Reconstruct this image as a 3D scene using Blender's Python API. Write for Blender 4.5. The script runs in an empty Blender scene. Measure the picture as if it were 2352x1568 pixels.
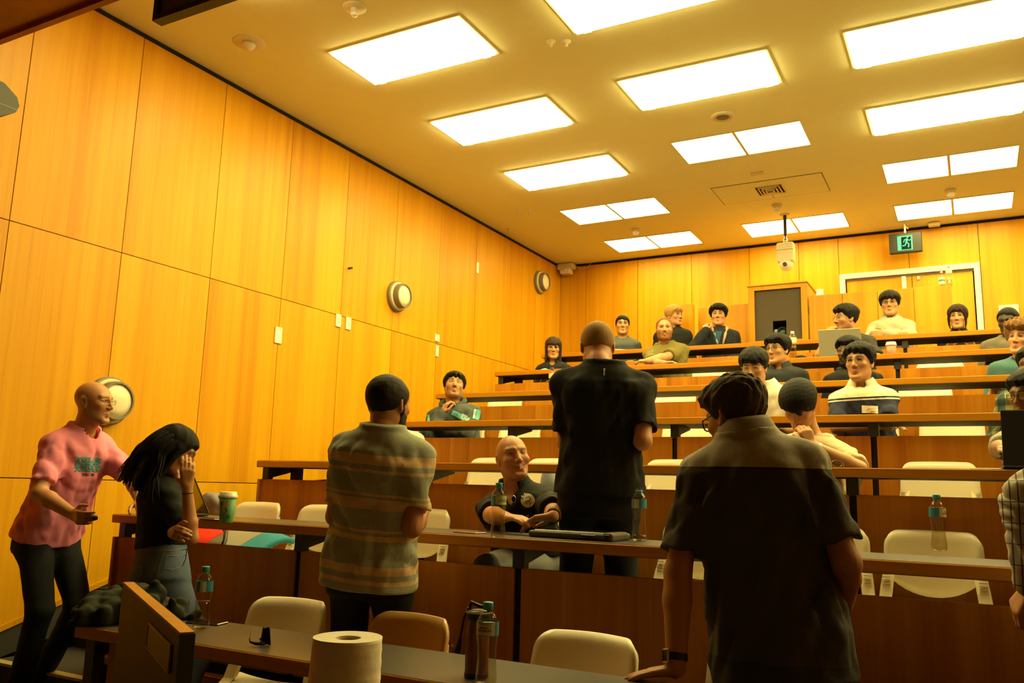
import bpy, bmesh, math, random
import numpy as np
from mathutils import Vector, Matrix, Euler
from mathutils.bvhtree import BVHTree
SC = bpy.context.scene
COL = SC.collection
# ------------------------------------------------------------------ camera
F_PX = 1945.7
CR = np.array([[0.87730, 0.479933, 0.0], [0, 0, 0], [0, 0, 0]])
def _rot(y, p, r):
    f = np.array([math.sin(y)*math.cos(p), math.cos(y)*math.cos(p), math.sin(p)])
    rt = np.array([math.cos(y), -math.sin(y), 0.0]); dn = -np.cross(rt, f)
    return np.array([rt*math.cos(r)+dn*math.sin(r), dn*math.cos(r)-rt*math.sin(r), f])
CR = _rot(-.50039329, .16952042, -.02710824)
CAMP = np.array([0.0, 0.0, 1.30])
cam_d = bpy.data.cameras.new('camera'); cam_d.sensor_width = 36.0
cam_d.lens = 36.0*F_PX/2352.0; cam_d.clip_start = 0.05
cam = bpy.data.objects.new('camera', cam_d); COL.objects.link(cam)
_m = Matrix((CR[0].tolist(), (-CR[1]).tolist(), (-CR[2]).tolist())).transposed()
cam.matrix_world = Matrix.Translation(CAMP.tolist()) @ _m.to_4x4()
SC.camera = cam
# ------------------------------------------------------------------ world, exposure
wd = bpy.data.worlds.new('world'); SC.world = wd; wd.use_nodes = True
wd.node_tree.nodes['Background'].inputs[0].default_value = (0.9, 0.7, 0.4, 1)
wd.node_tree.nodes['Background'].inputs[1].default_value = 0.01
vs = SC.view_settings
vs.view_transform = 'Standard'; vs.look = 'None'; vs.exposure = 0.0; vs.gamma = 1.0
vs.use_curve_mapping = False
SC.cycles.use_denoising = True
SC.cycles.max_bounces = 8; SC.cycles.diffuse_bounces = 4; SC.cycles.transparent_max_bounces = 12
LIGHT_COL = (1.0, 0.83, 0.29); LIGHT_E = 25.0
# ------------------------------------------------------------------ geometry of the place (world z = 0 on the front floor)
def ray(px, py):
    return (px-1176.0)/F_PX*CR[0]+(py-784.0)/F_PX*CR[1]+CR[2]
def aty(px, py, y): r = ray(px, py); return Vector((CAMP+r*(y/r[1])).tolist())
def atx(px, py, x): r = ray(px, py); return Vector((CAMP+r*(x/r[0])).tolist())
def atz(px, py, z): r = ray(px, py); return Vector((CAMP+r*((z-1.30)/r[2])).tolist())
XL, XR, YB, ZC = -5.34, 5.20, 11.24, 4.60
def RY(i): return 1.1*(i+1)          # front edge of desk row i
def RF(i): return 0.352*(i-1)        # floor of row i
def RD(i): return RF(i)+0.73         # desk top of row i
# ------------------------------------------------------------------ materials
def newmat(name):
    m = bpy.data.materials.new(name); m.use_nodes = True
    nt = m.node_tree; b = nt.nodes['Principled BSDF']
    return m, nt, b
def mat(name, col, rough=0.5, metal=0.0, noise=0.0, nscale=40.0, bump=0.0, spec=0.5, emit=None, es=0.0, alpha=1.0, trans=0.0, sheen=0.0):
    m, nt, b = newmat(name)
    c = (*col, 1.0)
    b.inputs['Base Color'].default_value = c
    b.inputs['Roughness'].default_value = rough
    b.inputs['Metallic'].default_value = metal
    b.inputs['Specular IOR Level'].default_value = spec
    b.inputs['Transmission Weight'].default_value = trans
    b.inputs['Sheen Weight'].default_value = sheen
    if emit: 
        b.inputs['Emission Color'].default_value = (*emit, 1); b.inputs['Emission Strength'].default_value = es
    if noise or bump:
        tc = nt.nodes.new('ShaderNodeTexCoord'); n = nt.nodes.new('ShaderNodeTexNoise')
        n.inputs['Scale'].default_value = nscale; n.inputs['Detail'].default_value = 4
        nt.links.new(tc.outputs['Object'], n.inputs['Vector'])
        if noise:
            mx = nt.nodes.new('ShaderNodeMixRGB'); mx.blend_type = 'MIX'
            mx.inputs[1].default_value = (*[v*(1-noise) for v in col], 1)
            mx.inputs[2].default_value = (*[min(1, v*(1+noise)) for v in col], 1)
            nt.links.new(n.outputs['Fac'], mx.inputs[0]); nt.links.new(mx.outputs[0], b.inputs['Base Color'])
        if bump:
            bp = nt.nodes.new('ShaderNodeBump'); bp.inputs['Strength'].default_value = bump; bp.inputs['Distance'].default_value = 0.004
            nt.links.new(n.outputs['Fac'], bp.inputs['Height']); nt.links.new(bp.outputs[0], b.inputs['Normal'])
    return m
def wood(name, c0, c1, c2, axis='Z', rough=0.38, band=1.0, rnd=0.10):
    """veneer: long streaks along one axis, wider flitch bands, hue shift per board"""
    m, nt, b = newmat(name); N = nt.nodes.new; L = nt.links.new
    g = N('ShaderNodeNewGeometry'); oi = N('ShaderNodeObjectInfo')
    ad = N('ShaderNodeVectorMath'); ad.operation = 'ADD'
    sc = N('ShaderNodeVectorMath'); sc.operation = 'SCALE'; sc.inputs['Scale'].default_value = 7.3
    cb = N('ShaderNodeCombineXYZ'); L(oi.outputs['Random'], cb.inputs[0]); L(oi.outputs['Random'], cb.inputs[1]); L(oi.outputs['Random'], cb.inputs[2])
    L(cb.outputs[0], sc.inputs[0]); L(g.outputs['Position'], ad.inputs[0]); L(sc.outputs[0], ad.inputs[1])
    def stre(a, l, det):
        mp = N('ShaderNodeMapping'); s = {'Z': (a, a, l), 'X': (l, a, a), 'Y': (a, l, a)}[axis]
        mp.inputs['Scale'].default_value = s; L(ad.outputs[0], mp.inputs[0])
        n = N('ShaderNodeTexNoise'); n.inputs['Scale'].default_value = 1.0; n.inputs['Detail'].default_value = det; n.inputs['Roughness'].default_value = 0.55
        L(mp.outputs[0], n.inputs['Vector']); return n.outputs['Fac']
    fine = stre(70, 1.6, 3); mid = stre(14, 0.3, 3); wide = stre(3.2*band, 0.08, 1)
    def math_(op, a, bb):
        q = N('ShaderNodeMath'); q.operation = op
        for k, v in enumerate((a, bb)):
            if isinstance(v, (int, float)): q.inputs[k].default_value = v
            else: L(v, q.inputs[k])
        return q.outputs[0]
    t = math_('ADD', math_('MULTIPLY', fine, 0.25), math_('ADD', math_('MULTIPLY', mid, 0.45), math_('MULTIPLY', wide, 0.5)))
    t = math_('ADD', t, math_('MULTIPLY', math_('SUBTRACT', oi.outputs['Random'], 0.5), rnd))
    r = N('ShaderNodeValToRGB'); r.color_ramp.elements[0].position = 0.42; r.color_ramp.elements[0].color = (*c0, 1)
    r.color_ramp.elements[1].position = 0.80; r.color_ramp.elements[1].color = (*c2, 1)
    e = r.color_ramp.elements.new(0.60); e.color = (*c1, 1)
    L(t, r.inputs[0]); L(r.outputs[0], b.inputs['Base Color'])
    b.inputs['Roughness'].default_value = rough; b.inputs['Specular IOR Level'].default_value = 0.22
    bp = N('ShaderNodeBump'); bp.inputs['Strength'].default_value = 0.06; bp.inputs['Distance'].default_value = 0.002
    L(fine, bp.inputs['Height']); L(bp.outputs[0], b.inputs['Normal'])
    return m
M = {}
M['wall_wood'] = wood('wall_veneer', (0.54, 0.225, 0.003), (0.65, 0.31, 0.005), (0.72, 0.38, 0.009))
M['desk_wood'] = wood('desk_veneer', (0.42, 0.150, 0.005), (0.53, 0.210, 0.008), (0.62, 0.275, 0.013), axis='X')
M['panel_wood'] = wood('panel_veneer', (0.40, 0.125, 0.006), (0.50, 0.180, 0.010), (0.60, 0.25, 0.016), band=2.2, rnd=.16)
M['dark_wood'] = wood('dark_veneer', (0.21, 0.044, 0.007), (0.28, 0.060, 0.009), (0.35, 0.082, 0.012), rough=.32)
M['laminate'] = mat('dark_laminate', (0.075, 0.065, 0.055), rough=0.32, noise=.15, nscale=180)
M['ceiling'] = mat('ceiling_paint', (0.84, 0.84, 0.50), rough=0.85, noise=.03, nscale=6)
M['carpet'] = mat('charcoal_carpet', (0.035, 0.033, 0.030), rough=0.95, noise=.45, nscale=260, bump=.4)
M['black'] = mat('black_metal', (0.018, 0.017, 0.015), rough=0.45)
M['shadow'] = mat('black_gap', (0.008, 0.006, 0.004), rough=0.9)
M['chair'] = mat('cream_plastic', (0.80, 0.72, 0.52), rough=0.34, noise=.02, nscale=20)
M['chair_tan'] = mat('tan_plastic', (0.58, 0.33, 0.11), rough=0.34, noise=.02, nscale=20)
M['steel'] = mat('steel', (0.55, 0.52, 0.46), rough=0.3, metal=1.0)
M['white'] = mat('white_paint', (0.80, 0.76, 0.66), rough=0.45)
M['cream'] = mat('cream_fitting', (0.72, 0.64, 0.42), rough=0.5)
M['grey'] = mat('grey_fitting', (0.20, 0.17, 0.11), rough=0.5)
M['light'] = mat('lit_diffuser', (0.9, 0.9, 0.9), rough=.6, emit=LIGHT_COL, es=LIGHT_E)
M['light_pair'] = mat('lit_square_diffuser', (0.9, 0.9, 0.9), rough=.6, emit=LIGHT_COL, es=LIGHT_E*.72)
M['nosing'] = mat('ribbed_nosing', (0.42, 0.33, 0.14), rough=0.5, noise=.2, nscale=90)
# ------------------------------------------------------------------ object helpers
def link_mesh(name, me, m=None, parent=None):
    o = bpy.data.objects.new(name, me); COL.objects.link(o)
    if m is not None and not me.materials: me.materials.append(m)
    if parent is not None: o.parent = parent
    return o
def obj(name, bm, m=None, parent=None, smooth=False, loc=None):
    me = bpy.data.meshes.new(name); bm.to_mesh(me); bm.free()
    if smooth:
        me.polygons.foreach_set('use_smooth', [True]*len(me.polygons))
    o = link_mesh(name, me, m, parent)
    if loc is not None: o.location = loc
    return o
def tag(o, label=None, cat=None, group=None, kind=None):
    if label: o['label'] = label
    if cat: o['category'] = cat
    if group: o['group'] = group
    if kind: o['kind'] = kind
    return o
def thing(name, label, cat, loc=(0, 0, 0), rz=0.0, group=None):
    o = bpy.data.objects.new(name, None); COL.objects.link(o)
    o.location = loc; o.rotation_euler = (0, 0, rz); o.empty_display_size = 0.1
    return tag(o, label, cat, group)
def dup(root, loc, rz, label, group=None):
    r = root.copy(); COL.objects.link(r); r.location = loc; r.rotation_euler = (0, 0, rz)
    r['label'] = label
    if group: r['group'] = group
    for ch in list(root.children):
        c = ch.copy(); COL.objects.link(c); c.parent = r
        for g in list(ch.children):
            d = g.copy(); COL.objects.link(d); d.parent = c
    return r
def add_box(bm, lo, hi, bev=0.0, mtx=None, seg=1):
    lo = Vector(lo); hi = Vector(hi)
    r = bmesh.ops.create_cube(bm, size=1.0, matrix=Matrix.Translation((lo+hi)/2) @ Matrix.Diagonal((*(hi-lo), 1)))
    vsx = r['verts']
    if bev:
        es = list({e for v in vsx for e in v.link_edges})
        rr = bmesh.ops.bevel(bm, geom=es, offset=bev, segments=seg, affect='EDGES', profile=.5)
        vsx = list({v for f in rr['faces'] for v in f.verts} | {v for v in vsx if v.is_valid})
    if mtx is not None: bmesh.ops.transform(bm, matrix=mtx, verts=vsx)
    return vsx
def box(lo, hi, bev=0.0, mtx=None, seg=1):
    bm = bmesh.new(); add_box(bm, lo, hi, bev, mtx, seg); return bm
def add_lathe(bm, prof, seg=24, mtx=None, squash=1.0):
    rings = []
    for (r, z) in prof:
        if r < 1e-6: rings.append([bm.verts.new((0, 0, z))])
        else: rings.append([bm.verts.new((r*math.cos(2*math.pi*k/seg), squash*r*math.sin(2*math.pi*k/seg), z)) for k in range(seg)])
    for a, b in zip(rings[:-1], rings[1:]):
        if len(a) == 1 and len(b) == 1: continue
        for k in range(seg):
            q = (k+1) % seg
            if len(a) == 1: f = (a[0], b[k], b[q])
            elif len(b) == 1: f = (a[k], a[q], b[0])
            else: f = (a[k], a[q], b[q], b[k])
            try: bm.faces.new(f[::-1] if False else f)
            except ValueError: pass
    vv = [v for r_ in rings for v in r_]
    if mtx is not None: bmesh.ops.transform(bm, matrix=mtx, verts=vv)
    return vv
def lathe(prof, seg=24, mtx=None):
    bm = bmesh.new(); add_lathe(bm, prof, seg, mtx); bmesh.ops.recalc_face_normals(bm, faces=bm.faces); return bm
def add_tube(bm, pts, r, seg=8, closed=False):
    pts = [Vector(p) for p in pts]; n = len(pts); rings = []
    rr = r if isinstance(r, (list, tuple)) else [r]*n
    up = None
    for i, p in enumerate(pts):
        if closed: d = pts[(i+1) % n]-pts[i-1]
        else: d = pts[min(i+1, n-1)]-pts[max(i-1, 0)]
        d = d.normalized() if d.length > 1e-9 else Vector((0, 0, 1))
        if up is None:
            up = Vector((0, 0, 1)) if abs(d.z) < .9 else Vector((1, 0, 0))
        a = d.cross(up)
        if a.length < 1e-4: a = d.cross(Vector((1, .3, .2)))
        a.normalize(); b = a.cross(d).normalized(); up = b
        rings.append([bm.verts.new(p+(a*math.cos(2*math.pi*k/seg)+b*math.sin(2*math.pi*k/seg))*rr[i]) for k in range(seg)])
    prs = list(zip(rings[:-1], rings[1:])) + ([(rings[-1], rings[0])] if closed else [])
    for A, B in prs:
        for k in range(seg): bm.faces.new((A[k], A[(k+1) % seg], B[(k+1) % seg], B[k]))
    if not closed:
        bm.faces.new(rings[0][::-1]); bm.faces.new(rings[-1])
def tube(pts, r, seg=8, closed=False):
    bm = bmesh.new(); add_tube(bm, pts, r, seg, closed); bmesh.ops.recalc_face_normals(bm, faces=bm.faces); return bm
def add_prism(bm, poly, d0, d1, fn):
    """polygon (u,v) extruded along w from d0 to d1; fn(u,v,w)->xyz"""
    A = [bm.verts.new(fn(u, v, d0)) for u, v in poly]; B = [bm.verts.new(fn(u, v, d1)) for u, v in poly]
    n = len(poly)
    bm.faces.new(A); bm.faces.new(B[::-1])
    for k in range(n): bm.faces.new((A[k], B[k], B[(k+1) % n], A[(k+1) % n]))
def prism(poly, d0, d1, fn):
    bm = bmesh.new(); add_prism(bm, poly, d0, d1, fn); bmesh.ops.recalc_face_normals(bm, faces=bm.faces); return bm
def text_mesh(s, size, align='CENTER', bold=0.0):
    cu = bpy.data.curves.new('lettering', 'FONT'); cu.body = s; cu.size = size; cu.align_x = align; cu.align_y = 'CENTER'; cu.offset = bold
    cu.resolution_u = 2
    o = bpy.data.objects.new('lettering', cu); COL.objects.link(o)
    dg = bpy.context.evaluated_depsgraph_get(); me = bpy.data.meshes.new_from_object(o.evaluated_get(dg))
    bpy.data.objects.remove(o); bpy.data.curves.remove(cu)
    bm = bmesh.new(); bm.from_mesh(me); bpy.data.meshes.remove(me); return bm
# ================================================================== the room
# floor: front slab, seating tiers, aisle steps
flo = obj('floor', box((XL-.1, -3.0, -.12), (XR+.1, 3.36, 0.0)), M['carpet']); tag(flo, kind='structure')
for i in range(2, 8):
    y0 = RY(i)+.06; y1 = (RY(i+1)+.06) if i < 7 else YB
    obj('floor_tier', box((-4.41, y0, RF(i)-.5), (XR, y1, RF(i))), M['carpet'], flo)
yy = 3.25
for k in range(1, 13):
    y0 = 3.25+.55*(k-1); y1 = y0+.55 if k < 12 else YB; z = .176*k
    if k == 12: y1 = YB
    st = obj('stair_step', box((XL, y0, z-.5), (-4.41, y1, z)), M['carpet'], flo)
    obj('nosing', box((XL+.02, y0-.012, z-.012), (-4.43, y0+.05, z+.004)), M['nosing'], st)
M['glow_green'] = mat('green_edge', (0.15, 0.6, 0.1), rough=.5)
obj('edge_marker', box((-4.50, 3.236, .168), (-4.44, 3.239, .176)), M['glow_green'], flo)
# left wall with its veneer panels
wl = obj('wall_left', box((XL-.2, -3.0, -.1), (XL-.03, YB+.2, ZC+.2)), M['shadow']); tag(wl, kind='structure')
ys = [-.24, .575, 1.39, 2.21, 3.03, 3.85, 4.665, 5.47, 6.28, 7.11, 7.96, 8.78, 9.60, 10.42, YB]
def trimz(y): return .319*y-1.98+1.30
G = .003
def wall_panel(y0, y1, z0a, z0b, z1):
    bm = bmesh.new()
    add_prism(bm, [(y0+G, z0a), (y1-G, z0b), (y1-G, z1), (y0+G, z1)], XL-.03, XL, lambda u, v, w: (w, u, v))
    bmesh.ops.recalc_face_normals(bm, faces=bm.faces)
    return obj('panel', bm, M['wall_wood'], wl)
for a, b in zip(ys[:-1], ys[1:]):
    wall_panel(a, b, max(2.89+G, trimz(a)), max(2.89+G, trimz(b)), ZC-.035)
    if trimz(b) < 2.87: wall_panel(a, b, max(1.27+G, trimz(a)), max(1.27+G, trimz(b)), 2.89-G)
    if trimz(b) < 1.25: wall_panel(a, b, max(.10, trimz(a)), max(.10, trimz(b)), 1.27-G)
bs = obj('baseboard_left', prism([(2.45, trimz(2.45)-.035), (YB, trimz(YB)-.035), (YB, trimz(YB)), (2.45, trimz(2.45))], XL-.02, XL+.012, lambda u, v, w: (w, u, v)), M['wall_wood']); tag(bs, kind='structure')
cb = obj('trim_1', prism([(2.3, -.05), (YB, 2.0), (YB, trimz(YB)-.035), (2.3, trimz(2.3)-.035)], XL-.03, XL+.004, lambda u, v, w: (w, u, v)), M['carpet']); tag(cb, kind='structure')
sg = obj('trim_2', box((XL-.03, -3, ZC-.035), (XL+.004, YB, ZC-.002)), M['shadow']); tag(sg, kind='structure')
# back wall
wb = obj('wall_back', box((XL-.2, YB+.03, -.1), (XR+.2, YB+.25, ZC+.2)), M['shadow']); tag(wb, kind='structure')
DX0, DX1, DZ = -1.39, .18, 4.075
xs = [XL, -4.92, -4.115, -3.33, -2.53, -1.89, -1.397, -.58, .185, .98, 1.80, 2.62, 3.44, 4.26, XR]
for a, b in zip(xs[:-1], xs[1:]):
    z0 = 2.0
    if a > -1.45 and b < .25: z0 = DZ+.006
    obj('panel', box((a+G, YB, z0), (b-G, YB+.03, ZC-.035)), M['wall_wood'], wb)
tb = obj('trim_3', box((XL, YB-.004, ZC-.035), (XR, YB+.03, ZC-.002)), M['shadow']); tag(tb, kind='structure')
wr = obj('wall_right', box((XR, -3, -.1), (XR+.2, YB+.2, ZC+.2)), M['wall_wood']); tag(wr, kind='structure')
wf = obj('wall_front', box((XL-.2, -3.2, -.1), (XR+.2, -3.0, ZC+.2)), mat('low_bounce_front', (.03, .022, .014), rough=.8)); tag(wf, kind='structure')  # unseen wall behind the camera, made near black to cut bounced light
# door pair with white frame
dr = obj('door_1', box((-1.31, YB-.005, 2.11), (-.562, YB+.03, 4.0)), M['wall_wood']); tag(dr, kind='structure')
dr2 = obj('door_2', box((-.555, YB-.005, 2.11), (.10, YB+.03, 4.0)), M['wall_wood']); tag(dr2, kind='structure')
for d_, x_ in ((dr, -.64), (dr2, -.50)):
    pass
obj('door_closer', box((-.672, YB-.06, 3.79), (-.622, YB-.005, 3.98), .008), M['white'], dr)
obj('handle', box((-.62, YB-.05, 3.05), (-.59, YB-.005, 3.30), .008), M['steel'], dr)
obj('door_stop', box((-.50, YB-.03, 3.93), (-.47, YB-.005, 3.97), .004), M['white'], dr2)
obj('handle', box((-.52, YB-.05, 3.05), (-.49, YB-.005, 3.30), .008), M['steel'], dr2)
fr = bmesh.new()
add_box(fr, (DX0, YB-.05, 2.11), (DX0+.065, YB+.02, DZ-.065)); add_box(fr, (DX1-.065, YB-.05, 2.11), (DX1, YB+.02, DZ-.065))
add_box(fr, (DX0, YB-.05, DZ-.065), (DX1, YB+.02, DZ))
tag(obj('trim_4', fr, M['white']), kind='structure')
tag(obj('trim_5', box((-1.325, YB-.012, 3.985), (.115, YB+.02, 4.012)), M['grey']), kind='structure')
# ceiling
ce = obj('ceiling', box((XL-.2, -3.2, ZC+.06), (XR+.2, YB+.2, ZC+.2)), M['ceiling']); tag(ce, kind='structure')
cols = [-3.65, -1.805, -.062, 1.73, 3.52]
rows_y = [3.555, 4.955, 6.36, 7.76, 9.17, 10.565]
holes = []
for ci, cx in enumerate(cols):
    for ri, cy in enumerate(rows_y):
        if (ci == 1 and ri == 4) or (ri == 0 and ci): continue
        holes.append((cx-.605, cx+.605, cy-.30, cy+.30))
# ceiling sheet built around the light openings: strips between rows and blocks between columns
cbm = bmesh.new()
yedges = [-3.2]+[v for cy in rows_y for v in (cy-.30, cy+.30)]+[YB+.05]
for k in range(0, len(yedges)-1):
    a, b = yedges[k], yedges[k+1]
    if k % 2 == 0: add_box(cbm, (XL-.02, a, ZC), (XR, b, ZC+.055))
    else:
        ri = k//2; xsx = [XL-.02]
        for ci, cx in enumerate(cols):
            if (ci == 1 and ri == 4) or (ri == 0 and ci): continue
            xsx += [cx-.605, cx+.605]
        xsx.append(XR)
        for q in range(0, len(xsx), 2): add_box(cbm, (xsx[q], a, ZC), (xsx[q+1], b, ZC+.055))
obj('ceiling_board', cbm, M['ceiling'], ce)
def frame_boxes(bm, x0, x1, y0, y1, z0, z1, w, plane='xy'):
    for a0, a1, b0, b1 in ((x0, x1, y0, y0+w), (x0, x1, y1-w, y1), (x0, x0+w, y0+w, y1-w), (x1-w, x1, y0+w, y1-w)):
        if plane == 'xy': add_box(bm, (a0, b0, z0), (a1, b1, z1))
        else: add_box(bm, (a0, z0, b0), (a1, z1, b1))
nth = ['first', 'second', 'third', 'fourth', 'fifth', 'sixth']
colname = ['left column', 'second column from the left', 'third column from the left', 'fourth column from the left', 'rightmost column']
def big_light(cx, cy, label):
    t = thing('ceiling_light', label, 'light', (cx, cy, ZC), 0, 'recessed ceiling lights')
    fb = bmesh.new()
    frame_boxes(fb, -.605, .605, -.30, .30, -.012, .05, .015)
    obj('frame', fb, M['cream'], t)
    db = bmesh.new(); add_box(db, (-.588, -.283, -.030), (.588, .283, .03), .012)
    obj('diffuser', db, M['light'], t)
    for sx in (-1, 1): obj('clip', box((sx*.50-.03, .279, -.033), (sx*.50+.03, .292, -.010), .003), M['cream'], t)
    return t
def pair_light(cx, cy, label):
    t = thing('ceiling_light', label, 'light', (cx, cy, ZC), 0, 'recessed ceiling lights')
    fb = bmesh.new()
    frame_boxes(fb, -.605, .605, -.30, .30, -.008, .05, .012)
    add_box(fb, (-.013, -.288, -.008), (.013, .288, .05))
    obj('frame', fb, M['cream'], t)
    for s in (-1, 1):
        db = bmesh.new(); add_box(db, (min(s*.013, s*.593), -.288, .005), (max(s*.013, s*.593), .288, .03))
        obj('diffuser', db, M['light_pair'], t)
    return t
for ci, cx in enumerate(cols):
    for ri, cy in enumerate(rows_y):
        if (ci == 1 and ri == 4) or (ri == 0 and ci): continue
        big = (ri < 3) or (ri == 3 and ci in (0, 2, 3, 4))
        kind = 'single-panel ceiling light' if big else 'two-panel ceiling light'
        (big_light if big else pair_light)(cx, cy, f'lit {kind}, {nth[ri]} from the front in the {colname[ci]}')
# ---- small ceiling fittings
def ceil_disc(name, label, cat, x, y, prof, m='cream', parts=()):
    o = obj(name, lathe(prof, 24), M[m], None, True); o.location = (x, y, ZC); tag(o, label, cat)
    for nm, pr, mm in parts: obj(nm, lathe(pr, 16), M[mm], o, True)
    return o
ceil_disc('smoke_detector', 'large round flush detector near the left wall at the front', 'detector', -4.716, 4.292, [(0, -.010), (.118, -.007), (.125, 0), (0, 0)], parts=[('dome', [(0, -.055), (.04, -.045), (.055, -.018), (0, -.009)], 'white')])
ceil_disc('ceiling_sprinkler', 'sprinkler head on a round plate beside the front left ceiling light', 'sprinkler', -3.667, 4.262, [(0, -.014), (.08, -.010), (.085, 0), (0, 0)], parts=[('nozzle', [(0, -.07), (.022, -.065), (.025, -.05), (.015, -.045), (.03, -.012), (0, -.01)], 'white')])
ceil_disc('ceiling_speaker', 'round flush ceiling speaker between the middle column lights', 'speaker', -1.804, 7.098, [(0, -.012), (.06, -.012), (.075, -.022), (.10, -.012), (.105, 0), (0, 0)], parts=[('grille', [(0, -.016), (.055, -.014), (.06, -.01), (0, -.01)], 'grey')])
def dome_det(x, y, label):
    return ceil_disc('smoke_detector', label, 'detector', x, y, [(0, -.03), (.045, -.03), (.055, -.018), (.058, 0), (0, 0)], parts=[('dome', [(0, -.085), (.03, -.08), (.042, -.06), (.04, -.03), (0, -.028)], 'white')])
dome_det(-1.851, 9.698, 'small domed detector between the vent and the hanging camera')
dome_det(-3.667, 9.934, 'small domed detector between the two rearmost left lights')
dome_det(-.07, 9.954, 'small domed detector between the two rearmost right lights')
def knob_fit(x, y, label):
    return ceil_disc('ceiling_sprinkler', label, 'sprinkler', x, y, [(0, -.045), (.014, -.04), (.012, -.02), (.035, -.006), (.036, 0), (0, 0)])
knob_fit(-2.623, 5.276, 'tiny sprinkler head, left one of a pair near the front middle light')
knob_fit(-2.517, 5.327, 'tiny sprinkler head, right one of a pair near the front middle light')
knob_fit(-4.686, 8.667, 'tiny sprinkler head beside the left wall, left of the fourth light')
knob_fit(-4.56, 8.70, 'tiny sprinkler head just right of another near the left wall')
knob_fit(-5.152, 9.268, 'tiny sprinkler head right by the left wall near the back')
tag(obj('ceiling_sensor', box((-1.90, 8.57, ZC-.018), (-1.77, 8.63, ZC), .006), M['cream']), 'flat rectangular sensor in front of the ceiling vent panel', 'sensor')
tag(obj('ceiling_sensor', box((-.34, 11.07, ZC-.05), (-.21, 11.16, ZC), .01), M['cream']), 'cream box above the exit sign at the back wall', 'sensor')
vp = thing('ceiling_vent', 'rectangular ceiling access panel with a square louvred air vent in its middle', 'vent', (-1.815, 9.15, ZC))
fb = bmesh.new()
frame_boxes(fb, -.585, .585, -.30, .30, -.004, 0, .008)
add_box(fb, (-.02, .1, -.0065), (-.012, .292, -.001))
obj('joint', fb, M['grey'], vp)
obj('panel', box((-.575, -.29, -.006), (.575, .29, 0)), M['ceiling'], vp)
for k, s in enumerate((.15, .115, .08, .045)):
    b_ = bmesh.new(); w_ = .012
    z0, z1 = -.012-.006*k, -.004
    frame_boxes(b_, -s, s, -s, s, z0, z1, w_)
    obj('louvre', b_, M['cream'], vp)
obj('duct', box((-.145, -.145, -.0075), (.145, .145, -.005)), M['shadow'], vp)
# ---- camera hanging from the ceiling
pc = thing('ceiling_camera', 'cream domed camera hanging on a black pole from the ceiling', 'camera', (-1.84, 10.09, ZC))
obj('ceiling_plate', lathe([(0, -.012), (.055, -.012), (.06, 0), (0, 0)], 20), M['cream'], pc, True)
obj('pole', tube([(0, 0, -.01), (0, 0, -.26)], .020, 10), M['black'], pc)
obj('joint', lathe([(0, -.36), (.03, -.36), (.026, -.31), (.014, -.30), (.014, -.25), (0, -.25)], 14), M['steel'], pc, True)
obj('housing', box((-.098, -.07, -.60), (.098, .07, -.36), .02, seg=2), M['cream'], pc)
obj('seam', box((-.099, -.0715, -.455), (.099, -.0695, -.450)), M['grey'], pc)
obj('dome', lathe([(0, -.70), (.05, -.685), (.078, -.645), (.085, -.595), (0, -.595)], 20), M['white'], pc, True)
obj('lens', lathe([(0, 0), (.024, 0), (.024, .03), (0, .03)], 16, Matrix.Translation((0, -.095, -.635)) @ Matrix.Rotation(-math.pi/2, 4, 'X')), M['black'], pc)
# ---- exit sign
M['exit_green'] = mat('exit_green', (.02, .35, .20), rough=.5, emit=(.02, .55, .32), es=1.3)
M['exit_white'] = mat('exit_white', (.06, .42, .24), rough=.6, emit=(.03, .70, .36), es=.75, spec=.1)
ex = thing('exit_sign', 'black exit sign with green running figure hanging over the door', 'sign', (-.595, 11.0, 4.345))
obj('case', box((-.182, -.03, -.125), (.182, .03, .125), .008), M['black'], ex)
obj('stem', tube([(0, 0, .12), (0, 0, .255)], .012, 8), M['white'], ex)
obj('hook', tube([(0, 0, .20), (.03, -.01, .19), (.035, -.01, .17)], .005, 6), M['white'], ex)
obj('screen', box((-.088, -.034, -.095), (.078, -.029, .085)), M['exit_white'], ex)
fg = bmesh.new()
add_box(fg, (-.045, -.038, -.085), (.062, -.033, .07))
obj('doorway', fg, mat('exit_black', (.006, .012, .010), rough=.7, spec=.1), ex)
rn = bmesh.new()
rn2 = lambda p: [(x*.06+.01, -.040, z*.075-.005) for x, z in p]
add_tube(rn, rn2([(.25, .95), (.3, .8)]), .012, 8)
add_tube(rn, rn2([(.2, .65), (.0, .05)]), .012, 6)
add_tube(rn, rn2([(.2, .6), (.55, .3), (.85, .5)]), .006, 6)
add_tube(rn, rn2([(.15, .6), (-.3, .5), (-.5, .1)]), .006, 6)
add_tube(rn, rn2([(.0, .05), (.45, -.25), (.35, -.8)]), .008, 6)
add_tube(rn, rn2([(.0, .05), (-.25, -.45), (-.75, -.5)]), .008, 6)
obj('running_figure', rn, M['exit_white'], ex)
# ---- device in the back left corner
cd = thing('corner_camera', 'cream wedge shaped device with cable in the back left ceiling corner', 'camera', (-5.20, 11.14, 4.56))
obj('body', box((-.13, -.07, -.055), (.13, .07, .035), .02, seg=2), M['cream'], cd)
obj('head', box((-.07, -.09, -.13), (.09, .05, -.05), .015, seg=2), M['cream'], cd)
obj('led', box((.02, -.094, -.085), (.032, -.088, -.075)), M['exit_white'], cd)
obj('cable', tube([(.13, 0, 0), (.24, .02, -.06), (.33, .06, -.03), (.36, .08, .03)], .004, 6), M['cream'], cd)
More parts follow.
